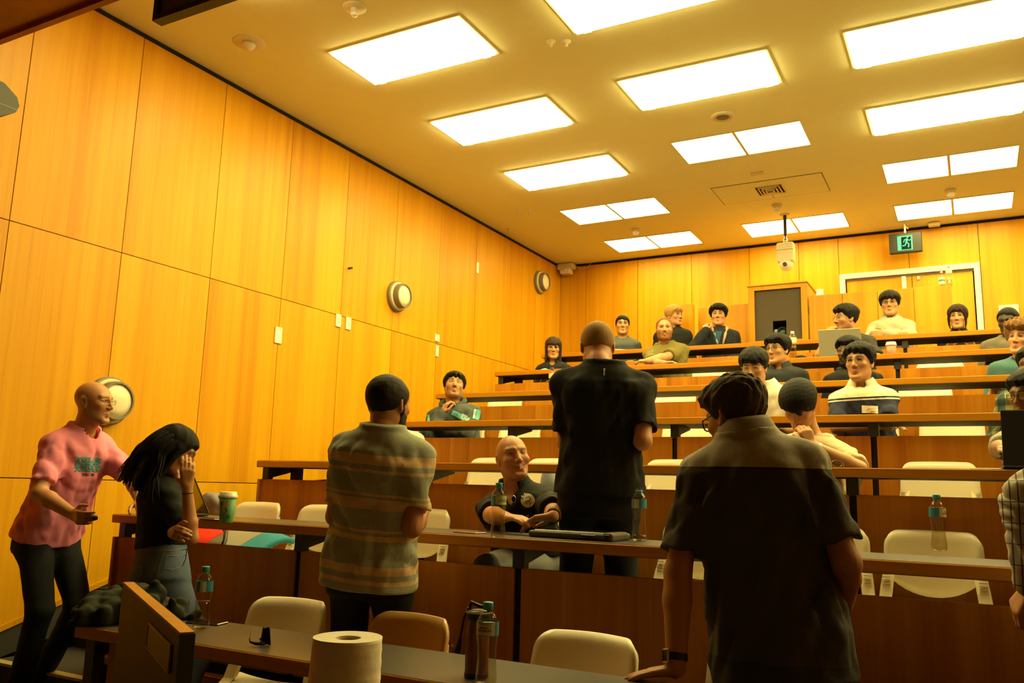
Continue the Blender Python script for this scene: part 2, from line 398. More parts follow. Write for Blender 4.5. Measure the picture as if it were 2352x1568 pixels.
# ---- wall fittings on the left wall
def _x(): pass
def wall_lamp(y, z, r, label):
    t = thing('wall_lamp', label, 'lamp', (XL, y, z))
    rot = Matrix.Rotation(math.pi/2, 4, 'Y')
    obj('backplate', lathe([(0, 0), (r, 0), (r, .035), (r*.93, .045), (0, .045)], 40, rot), M['grey'], t, False)
    obj('flange', lathe([(0, .046), (r*.92, .046), (r*.86, .058), (0, .058)], 40, rot), M['cream'], t, False)
    obj('ring', lathe([(r*.80, .056), (r*.80, .11), (r*.77, .122), (r*.70, .122), (r*.69, .09)], 40, rot), M['grey'], t, False)
    obj('lens', lathe([(0, .128), (r*.40, .124), (r*.69, .108), (r*.70, .06), (0, .06)], 40, rot), M['lampglass'], t, True)
    return t
M['lampglass'] = mat('opal_glass', (.80, .74, .52), rough=.25)
wall_lamp(7.155, 3.265, .165, 'round unlit wall lamp in the middle of the left wall')
wall_lamp(10.52, 4.185, .165, 'round unlit wall lamp high near the back corner')
wall_lamp(3.86, 1.815, .17, 'round unlit wall lamp behind the bald man in pink')
def switch(y, z, w, h, label, rock=1):
    t = thing('wall_switch', label, 'switch', (XL, y, z))
    obj('plate', box((0, -w/2, -h/2), (.012, w/2, h/2), .003), M['white'], t)
    for k in range(rock):
        zz = (k-(rock-1)/2)*.03
        obj('rocker', box((.011, -.012, zz-.010), (.016, .012, zz+.010), .002), M['cream'], t)
switch(5.464, 2.557, .085, .145, 'large blank white wall plate, leftmost of the plates on the wall', 0)
switch(6.247, 2.835, .075, .125, 'wall switch plate left of a panel joint, below the hook', 2)
switch(6.398, 2.833, .075, .125, 'wall switch plate right of a panel joint, below the hook', 1)
switch(7.967, 2.952, .09, .085, 'square wall plate above another plate near the seated man in a hoodie', 0)
switch(7.979, 2.802, .055, .13, 'narrow wall plate below a square one near the seated man in a hoodie', 1)
switch(8.806, 3.982, .055, .14, 'narrow wall plate high on the left wall towards the back', 1)
tag(obj('wall_hook', lathe([(0, 0), (.012, 0), (.008, .02), (.014, .04), (0, .045)], 10, Matrix.Translation((XL, 6.361, 3.383)) @ Matrix.Rotation(math.pi/2, 4, 'Y')), M['black']), 'tiny dark hook on the left wall panel', 'hook')
q = aty(1883, 671, YB-.01)
tag(obj('wall_switch', box((q.x-.045, YB-.015, q.z-.045), (q.x+.045, YB, q.z+.04), .003), M['white']), 'square white plate on the back wall left of the door', 'switch')
q = aty(2317, 712, YB-.01)
tag(obj('wall_switch', box((q.x-.10, YB-.03, q.z-.06), (q.x+.10, YB, q.z+.06), .006), M['white']), 'wide cream box on the back wall right of the door', 'switch')
# ---- bulkhead, hung screen frame and grey loudspeaker at the top left
bh = obj('trim_6', box((XL, 1.6, 4.03), (XR, 2.8, ZC)), M['dark_wood']); tag(bh, kind='structure')
obj('lip', box((XL, 2.79, 4.0), (XR, 2.83, 4.035)), M['dark_wood'], bh)
p0 = aty(370, 48, 2.5)
sf = thing('hanging_screen', 'black framed screen hanging from the ceiling at the top left', 'screen', (p0.x, 2.5, p0.z))
fb = bmesh.new(); W_, H_ = 1.1, .62
frame_boxes(fb, -.04, W_, 0, H_, -.02, .035, .028, 'xz')
obj('frame', fb, M['black'], sf)
obj('back_cover', box((-.02, .0, .02), (W_-.02, .02, H_-.02)), mat('screen_back', (.16, .12, .06), rough=.6), sf)
obj('drop_pole', tube([(W_/2, .01, H_-.02), (W_/2, .01, ZC-p0.z)], .02, 8), M['black'], sf)
p0 = atx(2, 243, -5.12)
sp = thing('wall_speaker', 'grey rounded loudspeaker on the left wall, cut by the picture edge', 'speaker', (-5.12, p0.y, p0.z))
hb = bmesh.new()
prof = [(-.28, -.115), (-.05, -.105), (.035, -.05), (.055, 0.0), (.035, .05), (-.05, .105), (-.28, .115)]
add_prism(hb, [(u, v) for u, v in prof], -.16, .10, lambda u, v, w: (w, u, v)); bmesh.ops.recalc_face_normals(hb, faces=hb.faces)
obj('cabinet', hb, mat('grey_speaker', (.055, .058, .042), rough=.55), sp)
obj('seam', prism([(-.28, -.034), (.046, -.034), (.05, -.028), (-.28, -.028)], -.162, .102, lambda u, v, w: (w, u, v)), M['grey'], sp)
obj('bracket', box((-.22, -.10, -.02), (-.15, -.04, .02)), M['black'], sp)
# ================================================================== desks, one long desk per row
ROWNAME = {1: 'front', 2: 'second', 3: 'third', 4: 'fourth', 5: 'fifth', 6: 'sixth', 7: 'last'}
POSTS = [-3.015, -1.765, -.53, .715, 1.96]
X1 = 3.2
M['under'] = mat('desk_shade', (.05, .028, .014), rough=.7)  # shade below the desktops, put into the colour
def desk_row(i):
    y, d, fl = RY(i), RD(i), RF(max(i-1, 1))
    x0 = -4.41 if i > 1 else -3.09
    if i == 7: x0 = -4.41
    t = thing('long_desk', f'long veneered desk of the {ROWNAME[i]} row of the tiered seating' + (', nearest the camera' if i == 1 else '' if i == 7 else ''), 'desk', (0, y, d), 0, 'tiered rows of desks')
    obj('tabletop', box((x0, 0, -.046), (X1, .40, -.001), .003), M['desk_wood'], t)
    obj('shade_sheet', box((x0+.004, .004, -.0475), (X1-.004, .396, -.0458)), M['under'], t)  # thin sheet added to give the desk bottom its dark shade band
    obj('laminate', box((x0+.006, .006, -.0035), (X1-.006, .394, .0006)), M['laminate'], t)
    ends = [x0+.055]+[p for p in POSTS if p > x0+.3]+[X1]
    for k, px in enumerate(ends[:-1]):
        w = .029
        bot = (RF(i)-d) if i > 1 else -d
        obj('post', box((px-w, .035, -.135 if i > 1 else -d), (px+w, .085, -.045), .004), M['black'], t)
        bm = bmesh.new()
        add_prism(bm, [(.08, -.046), (.36, -.046), (.36, -.060), (.10, -.115), (.08, -.125)], px-.012, px+.012, lambda u, v, w_: (w_, u, v)); bmesh.ops.recalc_face_normals(bm, faces=bm.faces)
        obj('bracket', bm, M['black'], t)
        if k == 0 and i > 1: obj('post', box((px+.075, .20, -.135), (px+.155, .25, -.045), .004), M['black'], t)
    if i > 1:
        zb = (fl-d)+.36
        for k in range(len(ends)-1):
            a = ends[k]+(.017 if k else -.045); b = ends[k+1]-(.017 if k < len(ends)-2 else 0)
            # each bay is faced with veneer leaves that can be told apart on the upper rows
            n = 8 if i >= 4 else 1
            pn = None
            for q in range(n):
                u0 = a+(b-a)*q/n; u1 = a+(b-a)*(q+1)/n
                g = .0003 if n > 1 else 0
                obj('front_panel', box((u0+g, .035, zb), (u1-g, .058, -.128), .0008 if n > 1 else .002), M['panel_wood'], t)
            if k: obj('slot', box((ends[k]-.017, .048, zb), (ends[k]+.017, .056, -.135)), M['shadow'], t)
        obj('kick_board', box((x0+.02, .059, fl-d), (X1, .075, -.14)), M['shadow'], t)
        obj('foot_rail', box((x0+.05, -.03, fl-d+.27), (X1, .03, fl-d+.31), .004), M['desk_wood'], t)
        for px in ends[:-1]: obj('rail_support', box((px-.012, -.01, fl-d), (px+.012, .03, fl-d+.28)), M['black'], t)
        obj('end_panel', box((x0, .02, RF(i)-d-.30), (x0+.022, .10, -.128)), M['panel_wood'], t)
    else:
        obj('end_support', box((x0+.13, .06, -d), (x0+.19, .34, -.046), .003), M['desk_wood'], t)
        obj('leg_panel', box((x0+.22, .08, -d), (x0+.27, .32, -.046)), M['black'], t)
    return t
for i in range(1, 8): desk_row(i)
# ================================================================== chairs
def shell(bm, fn, nu, nv, th):
    """closed thick plate over the parameter square"""
    P = [[Vector(fn(u/nu, v/nv)) for u in range(nu+1)] for v in range(nv+1)]
    N = [[None]*(nu+1) for _ in range(nv+1)]
    for v in range(nv+1):
        for u in range(nu+1):
            a = P[v][min(u+1, nu)]-P[v][max(u-1, 0)]; b = P[min(v+1, nv)][u]-P[max(v-1, 0)][u]
            n = a.cross(b); N[v][u] = n.normalized() if n.length > 1e-9 else Vector((0, -1, 0))
    A = [[bm.verts.new(P[v][u]+N[v][u]*th/2) for u in range(nu+1)] for v in range(nv+1)]
    B = [[bm.verts.new(P[v][u]-N[v][u]*th/2) for u in range(nu+1)] for v in range(nv+1)]
    for v in range(nv):
        for u in range(nu):
            bm.faces.new((A[v][u], A[v][u+1], A[v+1][u+1], A[v+1][u])); bm.faces.new((B[v][u], B[v+1][u], B[v+1][u+1], B[v][u+1]))
    for v in range(nv):
        bm.faces.new((A[v][0], A[v+1][0], B[v+1][0], B[v][0])); bm.faces.new((A[v][nu], B[v][nu], B[v+1][nu], A[v+1][nu]))
    for u in range(nu):
        bm.faces.new((A[0][u], B[0][u], B[0][u+1], A[0][u+1])); bm.faces.new((A[nv][u], A[nv][u+1], B[nv][u+1], B[nv][u]))
def make_chair(label, plastic):
    t = thing('lecture_chair', label, 'chair', (0, 0, 0), 0, 'plastic chairs behind the desks')
    W, TOP, R = .207, .792, .055
    vsamp = [0, .15, .3, .45, .6, .72, .82, .88, .92, .95, .975, .99, 1.0]
    def back(u, v):
        k = v*12; vv = vsamp[int(round(k))]
        x_ = 2*u-1
        zl = .515+.10*min(1, abs(x_)**2.2); z = zl+(TOP-zl)*vv
        hw = W-.012*(z-.5)/.3
        if z > TOP-R: hw = hw-R+math.sqrt(max(0, R*R-(z-(TOP-R))**2))
        x = x_*hw; y = .205+.28*(z-.5)-.045*(x/W)**2 + .05*max(0, (.62-z)/.1)**1.5*0.3
        if z > TOP-.03: y += .02*((z-TOP+.03)/.03)**2
        return (x, y, z+.004*(1-x_*x_)*vv)
    bm = bmesh.new(); shell(bm, back, 14, 12, .018); bmesh.ops.recalc_face_normals(bm, faces=bm.faces)
    obj('backrest', bm, plastic, t, True)
    def seat(u, v):
        y = -.235+.45*v; x = (2*u-1)*(.207-.02*(1-v))
        z = .448+.018*(2*u-1)**2+.02*max(0, v-.75)/.25 - .055*max(0, (.16-v)/.16)**2
        return (x, y, z)
    bm = bmesh.new(); shell(bm, seat, 10, 12, .016); bmesh.ops.recalc_face_normals(bm, faces=bm.faces)
    obj('seat', bm, plastic, t, True)
    for s in (-1, 1):
        pts = [(.166, .252, .71), (.178, .222, .64), (.190, .172, .555), (.198, .148, .49), (.203, .110, .462), (.203, .05, .455)]
        bm = bmesh.new()
        prev = None
        for k, (x, y, z) in enumerate(pts):
            wx = (.016, .024, .026, .026, .026, .024)[k]; nrm = (.020 if k < 4 else .012)
            ring = [bm.verts.new((s*x-wx*s, y-nrm*.8, z-nrm*.3)), bm.verts.new((s*x+wx*s, y-nrm*.8, z-nrm*.3)), bm.verts.new((s*x+wx*s, y+nrm*.6, z+nrm*.2)), bm.verts.new((s*x-wx*s, y+nrm*.6, z+nrm*.2))]
            if prev:
                for q in range(4): bm.faces.new((prev[q], prev[(q+1) % 4], ring[(q+1) % 4], ring[q]))
            else: bm.faces.new(ring)
            prev = ring
        bm.faces.new(prev[::-1]); bmesh.ops.recalc_face_normals(bm, faces=bm.faces)
        st = obj('side_arm', bm, plastic, t)
        rb = bmesh.new()
        for k in range(6):
            z = .555+.013*k; y = .172+(z-.545)*.32-.018
            add_box(rb, (s*.191-.017, y-.004, z-.0025), (s*.191+.017, y+.006, z+.0025))
        obj('ribs', rb, M['rib'], st)
    for s in (-1, 1):
        for f in (-1, 1):
            obj('leg', tube([(s*.17, f*.10, .44), (s*.20, f*.20, .0)], .011, 8), M['steel'], t)
    return t
M['rib'] = mat('cream_rib', (.62, .52, .33), rough=.4)
chair_proto = make_chair('cream plastic chair', M['chair'])
tan_proto = make_chair('tan plastic chair', M['chair_tan'])
used = {'c': False}
def chair(x, row, label, yo=.80, rz=0.0, floor=None):
    loc = (x, RY(row)+yo, RF(row) if floor is None else floor)
    if not used['c']:
        used['c'] = True; chair_proto.location = loc; chair_proto.rotation_euler = (0, 0, rz); chair_proto['label'] = label; return chair_proto
    return dup(chair_proto, loc, rz, label)
tan_proto.location = (-1.975, RY(1)+.36, 0); tan_proto.rotation_euler = (0, 0, -.12)
tan_proto['label'] = 'tan plastic chair in the shadow behind the front desk, right of the paper towel roll'
chair(-2.575, 1, 'cream chair behind the front desk, left of the paper towel roll', .40, .10)
chair(-1.235, 1, 'cream chair behind the front desk, right of the copper flask', .38, -.05)
chair(-.70, 1, 'cream chair behind the front desk, hidden by the leaning man in grey polo', .78, .0)
chair(-4.17, 2, 'cream chair behind the green cup at the left end of the second row', .66, .0)
chair(-3.62, 2, 'cream chair with ribbed arms left of the man in the striped shirt', .68, .0)
chair(-2.93, 2, 'cream chair just right of the man in the striped shirt, second row', .78, .1)
chair(-2.10, 2, 'cream chair holding the smiling man in black, second row', .78)
chair(-1.24, 2, 'cream chair right of the open water bottle, second row', .78, .0)
chair(-.65, 2, 'cream chair half behind the leaning man in grey polo, second row right', .78)
chair(-.19, 2, 'cream chair behind the full water bottle at right, second row', .78)
chair(-3.10, 3, 'cream chair behind the left shoulder of the smiling man, third row', .80)
chair(-2.62, 3, 'cream chair behind the right shoulder of the smiling man, third row', .80)
chair(-1.73, 3, 'cream chair between the man in black and the leaning man, third row', .80)
chair(-.93, 3, 'cream chair holding the young man in beige with head bowed', .82)
chair(-.185, 3, 'cream empty chair above the full water bottle, third row right', .80)
chair(-3.47, 4, 'cream chair just right of the man in the hoodie, fourth row', .80)
chair(-4.02, 4, 'cream chair holding the man in the hoodie', .79)
chair(-1.98, 4, 'cream chair right of the standing man in black, fourth row', .80)
chair(-.13, 4, 'cream chair low behind the fourth row desk at right', .80)
chair(-.66, 4, 'cream chair holding the young man in the striped polo', .79)
chair(-1.33, 4, 'cream chair holding the young man in a white polo with bowed head', .79)
chair(-4.24, 5, 'cream chair above the head of the man in the hoodie, fifth row', .80)
chair(-2.43, 5, 'cream chair below the man in the olive shirt, left one, fifth row', .80)
chair(-1.93, 5, 'cream chair below the man in the olive shirt, right one, fifth row', .80)
chair(-.33, 5, 'cream chair right of the young man in the striped polo, fifth row', .80)
chair(-.24, 6, 'cream chair below the pink cup, sixth row', .80)
chair(-2.42, 6, 'cream chair edge right of the man in the olive shirt, sixth row', .80)
# ================================================================== projector booth and parapets at the back
YP = 10.1
bth = thing('projector_booth', 'tall veneered projector cabinet with a dark front panel at the back', 'cabinet', (-1.955, YP, RF(7)))
bx0, bx1, bz0, bz1 = -.34, .34, .55, 1.635
cw = bmesh.new()
for lo, hi in (((bx0, 0, .0), (bx1, .62, bz0+.42)), ((bx0, 0, bz0+.42), (bx0+.07, .58, bz1-.05)), ((bx1-.07, 0, bz0+.42), (bx1, .58, bz1-.05)), ((bx0, 0, bz1-.05), (bx1, .62, bz1)), ((bx0, .58, bz0+.42), (bx1, .62, bz1-.05))): add_box(cw, lo, hi)
obj('cabinet', cw, M['wall_wood'], bth)
obj('top', box((bx0-.012, -.015, bz1), (bx1+.012, .63, bz1+.018), .003), M['wall_wood'], bth)
gw = bmesh.new(); gx0, gx1, gz0, gz1 = bx0+.07, bx1-.07, bz0+.42, bz1-.05
wx0, wx1, wz0, wz1 = -.065, .090, gz0+.015, gz0+.235
for lo, hi in (((gx0, .03, gz0), (wx0, .05, gz1)), ((wx1, .03, gz0), (gx1, .05, gz1)), ((wx0, .03, wz1), (wx1, .05, gz1)), ((wx0, .03, gz0), (wx1, .05, wz0))): add_box(gw, lo, hi)
obj('front_panel', gw, mat('charcoal_grille', (.085, .065, .04), rough=.8, noise=.25, nscale=260), bth)
obj('recess', box((wx0-.01, .30, wz0-.02), (wx1+.01, .32, wz1+.02)), M['shadow'], bth)
for z in (bz1-.28, bz1-.66):
    bm = bmesh.new()
    for k in range(5): add_box(bm, (bx1-.001, .08, z-.02*k), (bx1+.006, .24, z-.02*k+.008))
    obj('side_vent', bm, M['grey'], bth)
pj = thing('projector', 'white projector with a big black lens inside the cabinet window', 'projector', (-1.955, YP+.11, RF(7)+gz0+.006))
obj('body', box((-.075, 0, .0), (.12, .18, .145), .015), M['white'], pj)
rot = Matrix.Translation((.035, 0, .098)) @ Matrix.Rotation(math.pi/2, 4, 'X')
obj('lens_barrel', lathe([(.044, 0), (.062, 0), (.062, .05), (.054, .055), (.050, .02), (.0, .02)], 24, rot), M['black'], pj, True)
obj('lens_glass', lathe([(0, .034), (.035, .028), (.048, .014), (0, .014)], 20, rot), mat('lens_glass', (.03, .07, .06), rough=.08), pj, True)
def parapet(x0, x1, y0, ztop, label, n):
    t = thing('low_partition', label, 'partition', ((x0+x1)/2, y0, RF(7)))
    w = x1-x0
    for k in range(n):
        obj('panel', box((-w/2+w*k/n+.002, 0, .0), (-w/2+w*(k+1)/n-.002, .04, ztop), .002), M['wall_wood'], t)
    obj('core', box((-w/2, .035, 0), (w/2, .09, ztop-.003)), M['wall_wood'], t)
    return t
parapet(-1.60, -.125, YP, 1.47, 'veneered low partition in front of the double door', 4)
parapet(-2.985, -2.31, YP+.25, 1.49, 'veneered low partition left of the projector cabinet', 1)
parapet(-3.13, -2.98, YP+.0, 1.49, 'narrow veneered partition end left of the projector cabinet', 1)
# ================================================================== small things on the desks
def clear_plastic(name, tint=(.95, .93, .88), k=.22):
    m = bpy.data.materials.new(name); m.use_nodes = True; nt = m.node_tree; nt.nodes.clear()
    out = nt.nodes.new('ShaderNodeOutputMaterial'); mx = nt.nodes.new('ShaderNodeMixShader')
    tr = nt.nodes.new('ShaderNodeBsdfTransparent'); gl = nt.nodes.new('ShaderNodeBsdfGlossy'); lw = nt.nodes.new('ShaderNodeLayerWeight')
    tr.inputs[0].default_value = (*tint, 1); gl.inputs['Roughness'].default_value = .06; gl.inputs[0].default_value = (.95, .95, .95, 1)
    lw.inputs[0].default_value = .5
    pw = nt.nodes.new('ShaderNodeMath'); pw.operation = 'POWER'; pw.inputs[1].default_value = 4.0; nt.links.new(lw.outputs['Facing'], pw.inputs[0])
    ml = nt.nodes.new('ShaderNodeMath'); ml.operation = 'MULTIPLY_ADD'; ml.inputs[1].default_value = .55; ml.inputs[2].default_value = k*.4; nt.links.new(pw.outputs[0], ml.inputs[0])
    nt.links.new(ml.outputs[0], mx.inputs[0]); nt.links.new(tr.outputs[0], mx.inputs[1]); nt.links.new(gl.outputs[0], mx.inputs[2]); nt.links.new(mx.outputs[0], out.inputs[0])
    return m
M['pet'] = clear_plastic('clear_bottle_plastic', (.98, .97, .94), .10)
M['lens'] = clear_plastic('spectacle_lens', (.90, .90, .86), .25)
M['water'] = clear_plastic('water', (.84, .80, .66), .10)
M['cap_blue'] = mat('blue_cap', (.05, .33, .48), rough=.4)
M['cap_violet'] = mat('violet_cap', (.10, .08, .30), rough=.4)
M['lab_blue'] = mat('label_blue', (.04, .25, .42), rough=.4)
M['lab_cream'] = mat('label_cream', (.62, .62, .38), rough=.45)
M['lab_green'] = mat('label_green', (.38, .45, .10), rough=.45)
M['lab_white'] = mat('label_white', (.62, .60, .52), rough=.45)
M['ink'] = mat('dark_print', (.03, .03, .04), rough=.5)
BPROF = [(0, .004), (.020, 0), (.0285, .003), (.0315, .012), (.0315, .03), (.0285, .055), (.0275, .085), (.0290, .115), (.0315, .132), (.0322, .150), (.0322, .172), (.030, .184), (.022, .198), (.0135, .208), (.0128, .222), (.0128, .228)]
def bottle(p, label, rz=0.0, fill=.75, cap='blue', lab=True, group=None, s=1.0, words=True, label_m=None):
    t = thing('water_bottle', label, 'bottle', p, rz, group); t.scale = (s, s, s)
    obj('shell', lathe(BPROF, 28), M['pet'], t, True)
    if fill > 0:
        wp = [(max(0, r-.0012), z+.0015) for r, z in BPROF if z <= .19*fill]
        r_end = np.interp(.19*fill, [z for r, z in BPROF], [r for r, z in BPROF])-.0012
        obj('water', lathe(wp+[(r_end, .19*fill), (0, .19*fill)], 28), M['water'], t, True)
    if cap:
        cm = M['cap_blue'] if cap == 'blue' else M['cap_violet']
        obj('cap', lathe([(0.0138, .210), (.0152, .211), (.0152, .229), (.0138, .232), (0, .232)], 24), cm, t, True)
    else:
        obj('neck_ring', lathe([(.0135, .209), (.0165, .210), (.0165, .214), (.0135, .216)], 24), M['cap_blue'], t, True)
    if lab:
        # wrapped label: 24 facets, colour by sector (0 faces -Y)
        z0, z1 = .139, .178
        me_parts = {'lab_cream': bmesh.new(), 'lab_white': bmesh.new(), 'lab_green': bmesh.new()}
        root = obj('label', lathe([(.0326, z0), (.0326, .173), (.0323, z1)], 36), M[label_m or 'lab_blue'], t, True)
        n = 36
        for k in range(n):
            a0 = -180+360*k/n; a1 = a0+360/n; am = (a0+a1)/2
            mm0 = None if label_m else ('lab_cream' if abs(am) < 62 else ('lab_white' if 95 < am < 140 else None))
            if mm0 is None: continue
            zs = [(z0, z1, mm0)]
            if mm0 == 'lab_cream':
                d_ = z1-.008*(1-(am/62)**2)
                zs = [(z0+.002, d_, 'lab_cream'), (d_, z1, 'lab_green')]
            for (u, v, mm) in zs:
                pts = []
                for (a, z) in ((a0, u), (a1, u), (a1, v), (a0, v)):
                    th = math.radians(a)-math.pi/2; r = .0329 if z < .173 else .0326
                    pts.append(me_parts[mm].verts.new((r*math.cos(th), r*math.sin(th), z)))
                me_parts[mm].faces.new(pts)
        for bm in me_parts.values(): bmesh.ops.remove_doubles(bm, verts=bm.verts, dist=1e-5)
        for mm, bm in me_parts.items():
            if not bm.verts: bm.free(); continue
            o = obj('label' if root is None else 'label_field', bm, M[mm], t if root is None else root)
            if root is None: root = o
        if words and not label_m:
            for s_, zc_, sz in (('MOUNT', .1625, .0075), ('FRANKLIN', .1545, .0095)):
                bm = text_mesh(s_, sz, bold=.0002)
                for v in bm.verts:
                    th = v.co.x/.0331-math.pi/2; z = zc_+v.co.y
                    v.co = Vector((.0332*math.cos(th), .0332*math.sin(th), z))
                obj('lettering', bm, M['ink'], root)
    return t
RDz = lambda i: RD(i)+.0008
def ondesk(px, i, dy=.12):
    q_ = aty(px, 800, RY(i)+dy); return Vector((q_.x, RY(i)+dy, RDz(i)))
WB = 'small bottles of water on the desks'
bottle(atz(461, 1443, RDz(1)), 'half full blue capped water bottle by the phone at the left of the front desk', math.radians(-80), .55, group=WB)
bottle(atz(1116, 1572, RDz(1)), 'blue capped water bottle in front of the copper flask', math.radians(10), .93, group=WB)
bottle(atz(1143, 1236, RDz(2)), 'full blue capped water bottle in front of the smiling man', math.radians(65), .95, group=WB)
bottle(atz(1468, 1242, RDz(2)), 'nearly empty water bottle without cap beside the rugged tablet', math.radians(-120), .14, cap=None, group=WB)
bottle(atz(2158, 1266, RDz(2)), 'full blue capped water bottle alone on the second desk at right', math.radians(75), .95, group=WB)
bottle(Vector((aty(1268, 880, 6.85).x, 6.85, RDz(5))), 'violet capped bottle below the young woman in glasses', 0, .5, cap='violet', label_m='lab_white')
bottle(ondesk(1821, 6, .10), 'clear uncoloured bottle on the sixth desk behind the man in dark polo', 0, .6, cap='w', label_m='lab_white', s=1.1)
o = [c for c in bpy.data.objects if c.get('label', '') == 'clear uncoloured bottle on the sixth desk behind the man in dark polo'][0]
q = aty(2181, 655, YP+.05)
bottle(Vector((q.x, YP+.055, RF(7)+1.4675)), 'clear water bottle, right one of two on the partition by the door', 0, .4, cap='w', label_m='lab_white')
M['cap_w'] = mat('clear_cap', (.7, .7, .66), rough=.3)
for ob in bpy.data.objects:
    if ob.name.startswith('cap') and ob.parent and ('clear' in ob.parent.get('label', '')): 
        ob.data.materials.clear(); ob.data.materials.append(M['cap_w'])
q = aty(2164, 655, YP+.05)
sn = thing('pump_bottle', 'white pump bottle, left one of two on the partition by the door', 'bottle', (q.x, YP+.055, RF(7)+1.4675))
obj('bottle', lathe([(0, 0), (.030, 0), (.032, .004), (.032, .11), (.026, .135), (.012, .145), (.012, .155), (0, .155)], 20), M['pet'], sn, True)
obj('label', lathe([(.0326, .02), (.0326, .105)], 20), M['lab_white'], sn)
obj('band', lathe([(.0329, .055), (.0329, .075)], 20), M['lab_blue'], sn)
obj('pump', lathe([(0, .152), (.013, .153), (.013, .168), (.005, .17), (.005, .19), (.012, .192), (.012, .20), (0, .20)], 14), M['white'], sn, True)
obj('spout', tube([(0, 0, .195), (-.035, -.005, .193), (-.042, -.005, .186)], .004, 6), M['white'], sn)
# ---- cups
def cup(p, label, h, r, body, parts=True):
    t = thing('coffee_cup', label, 'cup', p, math.radians(46))
    obj('cup', lathe([(0, 0), (r*.70, 0), (r*.72, .003), (r*.97, h), (0, h)], 32), body, t, True)
    obj('lid', lathe([(r*1.02, h-.006), (r*1.06, h-.004), (r*1.06, h+.006), (r*.98, h+.010), (r*.93, h+.024), (r*.86, h+.026), (r*.83, h+.018), (0, h+.018)], 32), M['chair'], t, True)
    return t
cg = cup(atz(519, 1200, RDz(2)), 'tall green paper cup with leaf print and white lid on the second desk', .128, .045, mat('green_cup', (.075, .24, .075), rough=.5, noise=.15, nscale=15))
lf = mat('leaf_print', (.50, .30, .10), rough=.5); lf2 = mat('dark_leaf_print', (.06, .07, .035), rough=.5)
def cup_patch(poly, m, name, a0=0, grow=.0006):
    """flat print wrapped on the cup; poly in (metres along, height)"""
    bm = bmesh.new(); vs_ = []
    for (u, z) in poly:
        r = .045*(.72+(.97-.72)*z/.128)+grow; th = a0+u/.042-math.pi/2
        vs_.append(bm.verts.new((r*math.cos(th), r*math.sin(th), z)))
    f = bm.faces.new(vs_); bmesh.ops.triangulate(bm, faces=[f]); obj(name, bm, m, cg.children[0])
cup_patch([(-.026, .118), (-.020, .092), (-.030, .075), (-.014, .072), (-.006, .085), (.006, .088), (-.002, .098), (.004, .120), (-.012, .104)], lf, 'leaf')
cup_patch([(-.028, .07), (-.026, .045), (-.012, .058), (-.004, .054), (-.010, .072)], lf, 'leaf')
cup_patch([(-.010, .062), (.002, .052), (-.002, .072), (-.008, .076)], lf2, 'leaf', grow=.0009)
cup_patch([(-.034, .10), (-.029, .112), (-.026, .095), (-.030, .085)], lf2, 'leaf', grow=.0009)
cup_patch([(.010+.0105*math.cos(a), .030+.0105*math.sin(a)) for a in np.linspace(0, 6.283, 20)[:-1]], lf2, 'badge')
cup_patch([(.010+.0075*math.cos(a), .030+.0075*math.sin(a)) for a in np.linspace(0, 6.283, 16)[:-1]], mat('badge_green', (.04, .12, .05), rough=.5), 'badge_centre', grow=.0012)
cp = cup(ondesk(2047, 6, .10), 'pink paper cup with white lid on the sixth desk', .085, .042, mat('pink_cup', (.62, .22, .14), rough=.5, noise=.5, nscale=28))
# ---- laptops
def laptop(p, label, w, d, lidang, rz, col, m2=None):
    """facing +Y user: hinge at -Y side of base? the lid stands at the -Y edge"""
    t = thing('laptop', label, 'laptop', p, rz)
    mm = mat('laptop_shell', col, rough=.4, metal=.3)
    b = obj('base', box((-w/2, -d/2, .004), (w/2, d/2, .018), .003), mm, t)
    obj('keyboard', box((-w*.43, -d*.40, .018), (w*.43, d*.08, .0195)), M['black'], t)
    rot = Matrix.Translation((0, -d/2, .016)) @ Matrix.Rotation(math.radians(lidang), 4, 'X')
    obj('lid', box((-w/2, -.007, 0), (w/2, 0, d), .003, rot), mm, t)
    obj('screen', box((-w*.47, 0, .01), (w*.47, .0008, d*.96), 0, rot), M['screen'], t)
    return t
M['screen'] = mat('dark_screen', (.012, .012, .014), rough=.15)
q = aty(1928, 812, RY(6)+.14)
laptop((q.x, RY(6)+.26, RDz(6)), 'grey laptop open in front of the man with hand on mouth', .35, .24, 14, math.radians(4), (.40, .37, .28))
q = aty(1418, 800, RY(7)+.2)
laptop((q.x+.0, RY(7)+.20, RDz(7)), 'grey laptop seen past the head of the standing man in black', .32, .22, 8, math.radians(-57), (.42, .40, .30))
q = aty(2345, 1058, RY(3)+.12)
laptop((q.x+.10, RY(3)+.16, RDz(3)), 'black laptop with raised lid at the right picture edge', .36, .25, 8, math.radians(3), (.008, .008, .009))
q = aty(404, 1150, RY(2)+.16)
lt = laptop((q.x-.02, RY(2)+.22, RDz(2)), 'dark brown laptop with leaned back lid behind the woman in black', .34, .24, -26, math.radians(150), (.10, .065, .035))
